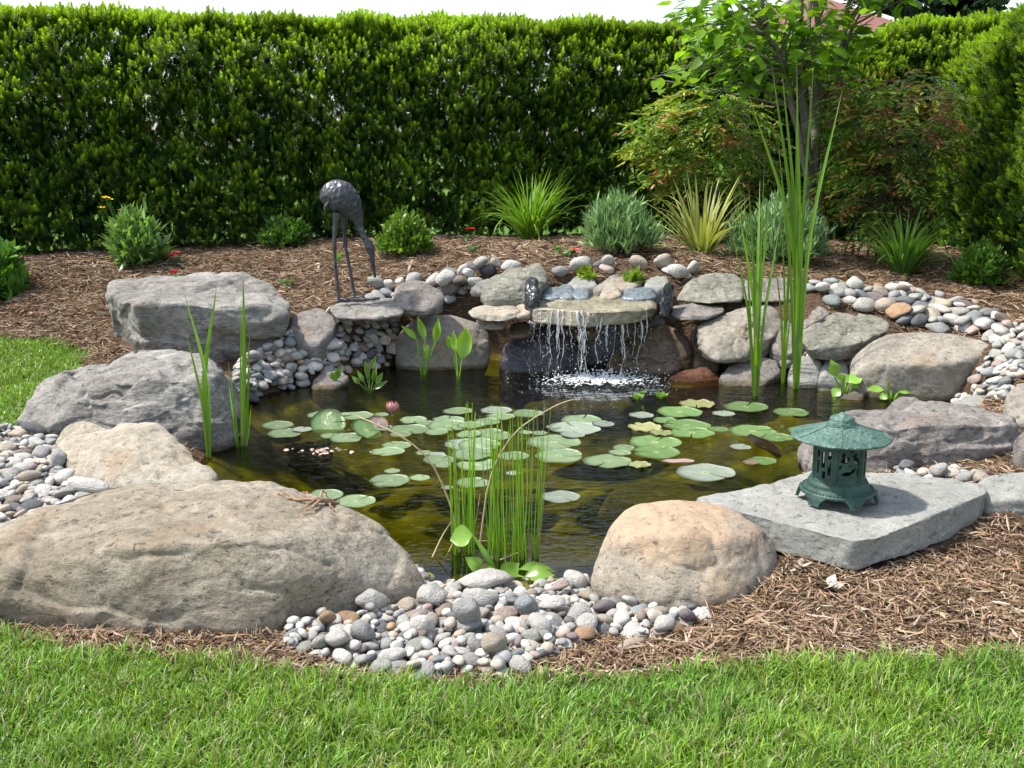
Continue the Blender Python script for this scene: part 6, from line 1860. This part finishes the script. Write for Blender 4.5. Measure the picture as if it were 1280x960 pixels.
# nandina shrubs: canes carrying sprays of small pointed leaflets
NAND = leaf_mat('nandina leaf', 0.35, 0.35, 0.45, 0.12, (1.2, 1.1, 0.4), 5)
def nandina(label, base, boxes, n, seed, red):
    r = np.random.default_rng(seed)
    root = empty('nandina_shrub', base); tag(root, label, 'shrub')
    b = np.array(base)
    st, lf = Geo(), Geo()
    TV, TF = leaf_template(4, 0.15, 0.18, 0.17)
    for k in range(n):
        bx = boxes[r.choice(len(boxes), p=[q[3] for q in boxes])]
        u = unit(r.normal(0, 1, 3)) * r.uniform(0.55, 1.0)
        px, py = bx[0][0] + u[0] * bx[1], bx[0][1] + u[2] * bx[2]
        c = P(px, py, y=b[1] + u[1] * 0.42)
        if c[2] < b[2] + 0.12: continue
        hf = (c[2] - b[2]) / 1.3
        root_ = b + r.normal(0, 0.16, 3) * [1, 1, 0]
        if k % 9 == 0: tube(st, smooth_path([root_, root_ * 0.45 + c * 0.55 + [0, 0, 0.12], c], 6), np.linspace(0.006, 0.002, 6), 4, (0.09, 0.07, 0.045), False)
        out = unit(np.array([c[0] - b[0], c[1] - b[1] - 0.15, 0.25]))
        m_ = 17
        t = np.linspace(0, 0.22, m_)
        az0 = math.atan2(out[1], out[0]) + r.normal(0, .5)
        ax = np.array([math.cos(az0), math.sin(az0), r.normal(0.0, 0.25)])
        pos = c + t[:, None] * ax + np.array([0, 0, -1])[None] * (t[:, None] ** 2) * 1.6
        sgn = np.where(np.arange(m_) % 2, 1, -1)
        sidev = np.array([-math.sin(az0), math.cos(az0), 0.1])
        pos = pos + sidev * (sgn * r.uniform(0.0, 0.035, m_))[:, None]
        dirs = ax * 0.7 + sidev * sgn[:, None] * r.uniform(0.5, 1.1, (m_, 1)) + r.normal(0, .22, (m_, 3)) + np.array([0, 0, -0.1])
        w = r.uniform()
        pr_ = red * (0.35 + 0.9 * hf)
        if w < pr_ * 0.30: c0 = np.array([0.36, 0.12, 0.06])
        elif w < pr_ * 0.75: c0 = np.array([0.30, 0.23, 0.07])
        elif w < 0.72: c0 = np.array([0.13, 0.26, 0.035])
        else: c0 = np.array([0.30, 0.37, 0.06])
        scatter(lf, TV, TF, pos, leaf_frames(dirs, r), r.uniform(0.045, 0.08, m_), c0 * r.uniform(0.8, 1.5, (m_, 1)))
    st.build('canes', BARK, root, local=b)
    lf.build('foliage', NAND, root, local=b)
nb = np.array([1.78, 9.75, 0]); nb[2] = float(H(nb[0], nb[1]))
nandina('bushy yellow green nandina with a few bronze tips, left of the tree', nb, [((878, 180), 84, 72, 0.8), ((905, 205), 70, 75, 0.2)], 440, 81, 0.2)
nb = np.array([3.30, 9.25, 0]); nb[2] = float(H(nb[0], nb[1]))
nandina('reddish bronze nandina shrub right of the tree', nb, [((1120, 150), 92, 64, 0.62), ((1105, 225), 80, 75, 0.38)], 520, 82, 0.36)
# ------------------------------------------------------------------ crane statue
def crane():
    y0 = 7.5
    c = P(440, 374, y=y0)
    root = empty('crane_statue', c)
    tag(root, 'dark bronze crane statue bending its neck to the ground on the ledge', 'statue')
    m = NT('dark bronze')
    tc = m.n('ShaderNodeTexCoord').outputs['Object']
    vo = m.n('ShaderNodeTexVoronoi', feature='F1'); vo.inputs['Scale'].default_value = 34
    m.l(m.mapping((1.0, 1.0, 0.75), (0, 0.5, 0), tc), vo.inputs['Vector'])
    c1 = m.ramp(m.noise(12, 5, 0.6, tc), [(0.3, (0.04, 0.04, 0.047)), (0.7, (0.10, 0.103, 0.115))])
    m.bsdf(c1, 0.42, 0.5, m.bump(vo.outputs['Distance'], 0.9, 0.012), 0.35)
    m2 = NT('dark bronze smooth')
    tc = m2.n('ShaderNodeTexCoord').outputs['Object']
    m2.bsdf(m2.ramp(m2.noise(20, 5, 0.6, tc), [(0.3, (0.03, 0.03, 0.038)), (0.7, (0.09, 0.095, 0.11))]), 0.45, 0.5, m2.bump(m2.noise(60, 4, 0.6, tc), 0.5, 0.004), 0.3)
    s = y0 * 1.02 / F_PX
    # body, neck and head: one continuous surface along a curve
    key = [(403, 253, 2), (405, 251, 9), (411, 248, 16.5), (419, 246, 20.5), (427, 248, 21), (435, 254, 17.5), (441, 262, 13.2), (446.5, 272, 8.0), (449, 281, 5.0), (452, 290, 3.7), (456, 298, 3.5), (460, 304, 5.0), (462.5, 310, 6.0), (464, 316, 4.6), (465, 321, 3.0)]
    pts = smooth_path([P(a, b, y=y0 + 0.0) for a, b, _ in key], 60)
    rad = np.interp(np.linspace(0, len(key) - 1, 60), range(len(key)), [k[2] for k in key]) * s
    g = Geo(); tube(g, pts, rad, 24, (1, 1, 1), True, squash=(0.82, 1.0))
    body = g.build('body', m.m, root, local=c)
    g = Geo()
    bk = [P(464.5, 318, y=y0), P(466.5, 332, y=y0), P(469, 347, y=y0)]
    tube(g, smooth_path(bk, 8), np.linspace(3.4, 1.6, 8) * s, 10); g.build('beak', m2.m, root, local=c)
    # folded tail and wing plumes
    g = Geo()
    for k in range(9):
        a = (k - 4) * 0.16
        p0 = P(416, 248, y=y0 + 0.08 * math.sin(a)); p1 = P(408, 255 + abs(k - 4) * .5, y=y0 + 0.07 * math.sin(a * 1.2)); p2 = P(406, 268 + (k % 3), y=y0 + 0.04 * math.sin(a))
        path = smooth_path([p0, p1, p2], 8)
        tube(g, path, np.array([.5, 1, 1.3, 1.4, 1.3, 1.1, .8, .2]) * 4.0 * s, 8, squash=(1, 0.45))
    g.build('tail_plumes', m.m, root, local=c)
    for (a, b, k_, e, dy) in (((421, 266), (418, 300), (420, 340), (424, 374), -0.05), ((431, 266), (431, 300), (437, 335), (444, 371), 0.05)):
        g = Geo()
        pth = smooth_path([P(*a, y=y0 + dy * .6), P(*b, y=y0 + dy), P(*k_, y=y0 + dy), P(*e, y=y0 + dy)], 24)
        rr = np.interp(np.linspace(0, 1, 24), [0, .12, .3, .36, .42, .95, 1], [6.0, 3.6, 2.3, 2.9, 2.1, 1.9, 2.6]) * s
        tube(g, pth, rr, 10); leg = g.build('leg', m2.m, root, local=c)
        g = Geo()
        f = P(*e, y=y0 + dy); f[2] = c[2] + 0.01
        for q in (-0.6, 0, 0.6):
            tube(g, [f, f + np.array([0.07 * math.cos(q), 0.07 * math.sin(q), -0.004])], [0.010, 0.005], 6)
        tube(g, [f, f + np.array([-0.035, 0, -.003])], [0.009, 0.005], 6)
        g.build('foot', m2.m, leg, local=c)
    g = Geo()
    b0, b1 = P(422, 377, y=y0 - 0.06), P(475, 373, y=y0 - 0.02)
    n = 15
    pth = np.array([b0 + (b1 - b0) * t for t in np.linspace(0, 1, n)])
    tube(g, pth, 0.011 + 0.005 * (np.arange(n) % 3 == 0), 8, squash=(1, .8)); g.build('base_bar', m2.m, root, local=c)
crane()

# ------------------------------------------------------------------ cast iron garden lantern
def lantern():
    c = P(1046, 623, z=0.168)
    root = empty('lantern', c, 0.0)
    root.scale = (0.95, 0.95, 0.95)
    tag(root, 'green cast iron pagoda lantern standing on the pale flagstone slab', 'lantern')
    def verd(name, c1, c2, hb):
        m = NT(name)
        tc = m.n('ShaderNodeTexCoord').outputs['Object']
        k = m.ramp(m.noise(11, 7, 0.7, tc, 0.5), [(0.36, c1), (0.64, c2)])
        k = m.mix(k, m.ramp(m.noise(90, 3, 0.6, tc), [(0.3, 0.8), (0.7, 1.2)]), 1.0, 'MULTIPLY')
        vo = m.n('ShaderNodeTexVoronoi'); vo.inputs['Scale'].default_value = 62; m.l(tc, vo.inputs['Vector'])
        h = m.math('ADD', m.math('MULTIPLY', m.noise(55, 4, 0.6, tc), 0.6), m.math('MULTIPLY', vo.outputs['Distance'], hb))
        m.bsdf(k, 0.55, 0.4, m.bump(h, 0.9, 0.006), 0.05)
        return m.m
    GR = verd('verdigris roof', (0.036, 0.085, 0.066), (0.105, 0.18, 0.147), 1.0)
    GB = verd('verdigris green iron', (0.011, 0.037, 0.029), (0.038, 0.088, 0.068), 0.2)
    # roof: shallow dish-shaped hat with a rolled rim, underside included
    prof = [(0.0, 0.318), (0.05, 0.318), (0.054, 0.312), (0.075, 0.304), (0.10, 0.294), (0.13, 0.283), (0.16, 0.274), (0.182, 0.2685), (0.193, 0.266), (0.1965, 0.262), (0.194, 0.2575), (0.185, 0.2575), (0.15, 0.262), (0.112, 0.27), (0.0, 0.28)]
    g = Geo(); lathe(g, prof, 96)
    roof = g.build('roof', GR, root)
    g = Geo()
    for k in range(6):                                        # raised ribs on the roof
        a = k * math.pi / 3 + 0.25
        pth = [np.array([q * math.cos(a), q * math.sin(a), z + 0.001]) for q, z in ((0.056, 0.311), (0.09, 0.298), (0.13, 0.283), (0.165, 0.2725), (0.188, 0.267))]
        tube(g, smooth_path(pth, 10), 0.0032, 6)
    lathe(g, [(0.052, 0.3135), (0.060, 0.3155), (0.062, 0.312), (0.060, 0.3085)], 48)
    g.build('rib', GR, roof)
    g = Geo()
    lathe(g, [(0.054, 0.314), (0.0545, 0.319), (0.049, 0.323), (0.048, 0.334), (0.046, 0.339), (0.036, 0.345), (0.022, 0.350), (0.013, 0.355), (0.009, 0.359), (0.0, 0.361)], 48)
    g.build('finial', GR, root)
    # body wall with openings cut right through
    z0, z1, R0, T = 0.086, 0.262, 0.104, 0.010
    NT_, NZ = 330, 100
    th = np.arange(NT_) / NT_ * 2 * math.pi
    zs = np.linspace(z0, z1, NZ + 1)
    def cut(t, z):
        """which wall cells are open; t angle, z height fraction 0..1"""
        p = (t / (2 * math.pi) * 6 + 0.5) % 1.0 - 0.5             # across one of six panels
        x = p * (2 * math.pi * R0 / 6) / 0.176                     # in units of the wall height
        pan = int((t / (2 * math.pi) * 6 + 0.5) % 6)
        open_ = False
        if 0.87 < z < 0.95 and (abs(abs(x) - 0.15) < 0.035 or abs(x) < 0.03): open_ = True
        if pan % 2 == 0:                                          # pierced leaf and blossom shapes
            def lf(cx, cz, L, w, ang):
                a, b = x - cx, z - cz
                u, v = a * math.cos(ang) + b * math.sin(ang), -a * math.sin(ang) + b * math.cos(ang)
                return abs(u) < L and abs(v) < w * (1 - (u / L) ** 2)
            if lf(-0.12, 0.60, 0.12, 0.085, 0.5) or lf(-0.16, 0.70, 0.06, 0.05, 1.9): open_ = True
            if lf(0.15, 0.58, 0.13, 0.07, -0.9) or lf(0.10, 0.70, 0.07, 0.045, 0.4): open_ = True
            if lf(-0.06, 0.27, 0.15, 0.05, 0.15) or lf(0.08, 0.34, 0.07, 0.05, 0.9): open_ = True
            if lf(0.20, 0.30, 0.12, 0.03, 1.5) or lf(-0.22, 0.42, 0.07, 0.025, 1.2): open_ = True
            if (x - 0.02) ** 2 + (z - 0.79) ** 2 < 0.028 ** 2 or (x + 0.02) ** 2 + (z - 0.46) ** 2 < 0.022 ** 2: open_ = True
        else:
            if abs(x) < 0.05 and 0.36 < z < 0.72: open_ = True
            if abs(x - 0.02) < 0.045 and 0.10 < z < 0.28: open_ = True
            if abs(abs(x) - 0.15) < 0.04 and 0.2 < z < 0.5: open_ = True
            if ((abs(x) - 0.15) / 0.05) ** 2 + ((z - 0.66) / 0.09) ** 2 < 1: open_ = True
        if abs(abs(p) - 0.5) < 0.055: open_ = False
        return open_
    solid = np.ones((NZ, NT_), bool)
    for i in range(NZ):
        zf = (i + 0.5) / NZ
        for j in range(NT_):
            solid[i, j] = not cut((j + 0.5) / NT_ * 2 * math.pi + 1.45, zf)
    vo = np.concatenate([np.stack([R0 * np.cos(th), R0 * np.sin(th), np.full(NT_, z)], 1) for z in zs])
    vi = vo * np.array([(R0 - T) / R0, (R0 - T) / R0, 1])
    M_ = len(vo)
    q = []
    I = lambda i, j: i * NT_ + j % NT_
    for i in range(NZ):
        for j in range(NT_):
            if not solid[i, j]: continue
            a, b, c_, d = I(i, j), I(i, j + 1), I(i + 1, j + 1), I(i + 1, j)
            q.append((a, b, c_, d)); q.append((d + M_, c_ + M_, b + M_, a + M_))
            if i > 0 and not solid[i - 1, j]: q.append((a, a + M_, b + M_, b))
            if i < NZ - 1 and not solid[i + 1, j]: q.append((d, c_, c_ + M_, d + M_))
            if not solid[i, (j + 1) % NT_]: q.append((b, b + M_, c_ + M_, c_))
            if not solid[i, j - 1]: q.append((a, d, d + M_, a + M_))
    g = Geo(); g.add(np.concatenate([vo, vi]), q)
    body = g.build('lantern_body', GB, root, smooth=False)
    for k in range(6):
        a = (k + 0.5) * math.pi / 3 - 1.45
        g = Geo(); tube(g, [(R0 * math.cos(a), R0 * math.sin(a), z) for z in np.linspace(z0, z1, 5)], 0.0065, 8); g.build('rib', GB, body)
    for z, rr in ((z0 + .004, 0.108), (z1 - 0.020, 0.1065)):
        g = Geo(); lathe(g, [(rr - .006, z - .006), (rr + .001, z - .004), (rr + .002, z + .001), (rr - .006, z + .005)], 64); g.build('band', GB, body)
    # stepped base flaring to a beaded skirt
    g = Geo()
    lathe(g, [(0.0, 0.085), (0.104, 0.088), (0.113, 0.086), (0.115, 0.079), (0.119, 0.076), (0.121, 0.068), (0.120, 0.060), (0.125, 0.056), (0.137, 0.050), (0.147, 0.045), (0.151, 0.040), (0.149, 0.034), (0.140, 0.034), (0.11, 0.045), (0.0, 0.05)], 96)
    base = g.build('base', GB, root)
    g = Geo(); V, Fc = ICO[2]
    for k in range(64):
        a = k / 64 * 2 * math.pi
        g.add(V * 0.0042 + [0.1395 * math.cos(a), 0.1395 * math.sin(a), 0.0495], Fc)
    g.build('beading', GB, base)
    for k in range(6):
        a = k * math.pi / 3 - 1.40
        g = Geo()
        ca, sa = math.cos(a), math.sin(a)
        sec = []
        for u, hw, dz in ((0.0, 0.050, 0.0), (0.35, 0.034, 0.010), (0.7, 0.024, 0.024), (1.0, 0.024, 0.036)):
            for t in (-1, 1):
                for dr in (0, 1):
                    rr = 0.137 + 0.012 * u + dr * 0.014
                    tt = t * hw
                    sec.append((rr * ca - tt * sa, rr * sa + tt * ca, 0.0375 - dz + (0.002 if dr else 0)))
        q = []
        for i in range(3):
            b = i * 4
            for (x, y) in ((0, 1), (1, 3), (3, 2), (2, 0)):
                q.append((b + x, b + y, b + y + 4, b + x + 4))
        q.append((12, 13, 15, 14))
        g.add(sec, q)
        g.build('foot', GB, root, smooth=False)
    return root
lantern()

# ------------------------------------------------------------------ liner folds, root, litter
LINER = plain('black pond liner', (0.018, 0.019, 0.022), 0.28, 0.5, 0, 0.4, 15, 0.012, 12)
RM['liner'] = LINER
for lab, pts in (('folded black pond liner at the left end of the waterfall lip', [(655, 374, 7.4), (654, 352, 7.5), (660, 347, 7.55), (672, 349, 7.5), (673, 374, 7.36), (664, 378, 7.33), (668, 352, 7.7)]),
                 ('folded black pond liner at the right end of the waterfall lip', [(822, 390, 7.3), (826, 366, 7.4), (832, 350, 7.6), (844, 352, 7.6), (842, 372, 7.42), (836, 391, 7.3)])):
    o = rock(pts, lab, 'liner', zb=0.33, k=10, sub=5, cuts=7, seed=len(lab), amp=0.09, name='liner_fold', cat='pond liner', group='folds of black pond liner', foot=False)
g = Geo(); tube(g, smooth_path([P(672, 366, y=7.85), P(700, 354, y=8.1), P(740, 339, y=8.35), P(800, 338, y=8.4), P(838, 343, y=8.2)], 24), 0.022, 10)
tag(g.build('liner_edge', LINER), 'black rolled liner edge running behind the header pool stones', 'pond liner')

def root_wood():
    from mathutils.bvhtree import BVHTree
    for o in bpy.data.objects:
        if o.get('label', '').startswith('huge brownish boulder'): bo = o
    bpy.context.view_layer.update()
    def on(px, py, lift=0.006):
        d = Vector(P(px, py, y=1.0) - np.array([0, 0, CAM_H])).normalized()
        mi = bo.matrix_world.inverted()
        ok, loc, n, i = bo.ray_cast(mi @ Vector((0, 0, CAM_H)), d)
        return np.array(bo.matrix_world @ loc) + [0, 0, lift] if ok else P(px, py, y=3.8)
    wood = plain('dry root wood', (0.30, 0.20, 0.13), 0.9, 0.1, 0, 0.5, 30, 0.006, 60)
    g = Geo()
    rr = np.random.default_rng(6)
    def br(pts, r0, r1, n=14):
        pth = smooth_path(pts, n); pth += rr.normal(0, 0.0022, pth.shape)
        tube(g, pth, np.linspace(r0, r1, n) * rr.uniform(0.75, 1.3, n), 7)
    br([on(346, 618), on(362, 625), on(380, 629, .012), on(396, 631, .018), on(412, 630, .012)], .0025, .010, 18)
    br([on(412, 630, .012), on(420, 629, .01), on(426, 627)], .009, .002)
    br([on(402, 631, .018), on(391, 638, .016), on(378, 645)], .008, .0015)
    br([on(396, 631, .016), on(386, 634, .014), on(374, 641, .004)], .005, .001)
    br([on(398, 631, .018), on(404, 625, .034), on(411, 623, .03)], .006, .001)
    br([on(388, 630, .012), on(384, 623, .02), on(377, 619, .012)], .004, .001)
    br([on(408, 631, .012), on(414, 636, .01), on(418, 640)], .005, .001)
    br([on(366, 626, .006), on(360, 621, .012), on(354, 616, .004)], .003, .0008)
    tag(g.build('dry_root', wood), 'dry brown root lying on top of the huge boulder', 'root')
root_wood()
def litter():
    r = np.random.default_rng(12)
    pale = col_mat('pale dry litter', 0.85, 0.1, 0.2)
    def piece(px0, py0, px1, py1, w, col, name, label, cat, bend=0.0, lift=0.02):
        a, b = G(px0, py0, 0.0), G(px1, py1, 0.0)
        g = Geo(); mid = (a + b) / 2 + [bend, 0, lift]
        p = smooth_path([a + [0, 0, .012], mid, b + [0, 0, .018]], 8)
        tube(g, p, w * np.array([.5, .9, 1, 1.1, 1, .95, .8, .4]), 6, col, True, squash=(1, .5))
        tag(g.build(name, pale), label, cat)
    piece(510, 343, 516, 327, 0.012, (0.40, 0.30, 0.21), 'stick', 'pale stick on the mulch right of the crane beak', 'stick')
    piece(287, 797, 312, 776, 0.010, (0.42, 0.34, 0.24), 'wood_splinter', 'pale wood splinter in the mulch at the foot of the huge boulder', 'splinter')
    piece(1115, 690, 1142, 662, 0.004, (0.5, 0.45, 0.37), 'twig', 'thin pale twig on the mulch under the right side of the slab', 'twig', -.02)
    piece(792, 800, 815, 830, 0.003, (0.45, 0.38, 0.3), 'twig', 'thin pale twig in the front mulch below the orange topped boulder', 'twig', .03)
    piece(772, 816, 806, 806, 0.022, (0.28, 0.23, 0.18), 'bark_piece', 'broad grey bark piece in the front mulch near the pebbles', 'bark')
    piece(925, 790, 960, 772, 0.012, (0.33, 0.22, 0.14), 'bark_piece', 'brown bark piece in the mulch below the orange topped boulder', 'bark')
    c = G(320, 800); g = Geo()                                        # splintered stub against the boulder
    for k in range(9):
        q = c + np.array([r.normal(0, .012), r.normal(0, .01), -0.01])
        tube(g, [q, q + np.array([r.normal(0, .008), r.normal(0, .004), r.uniform(.03, .065)])], [0.007, 0.0015], 5, np.array([0.33, 0.25, 0.17]) * r.uniform(.7, 1.2))
    tag(g.build('wood_stub', pale), 'splintered wood stub in front of the huge boulder', 'wood stub')
    for (px, py, s, lab) in ((1035, 738, 0.075, 'pale dead leaf on the mulch below the front corner of the slab'), (1000, 715, 0.05, 'pale dead leaf lying under the overhang of the slab'), (872, 738, 0.035, 'small dead leaf against the foot of the orange topped boulder')):
        c = G(px, py); g = Geo(); n = 5; a = np.arange(n) * 1.25 + r.uniform(0, 1)
        scatter(g, *leaf_template(5, 0.25, -0.25, 0.3), np.tile([0, 0, 0.018], (n, 1)), leaf_frames(np.stack([np.cos(a), np.sin(a), a * 0 + .15], 1), r), r.uniform(.6, 1, n) * s, np.array([0.48, 0.42, 0.34]) * r.uniform(.8, 1.1, (n, 1)))
        tag(g.build('dead_leaf', pale, loc=c), lab, 'leaf')
litter()
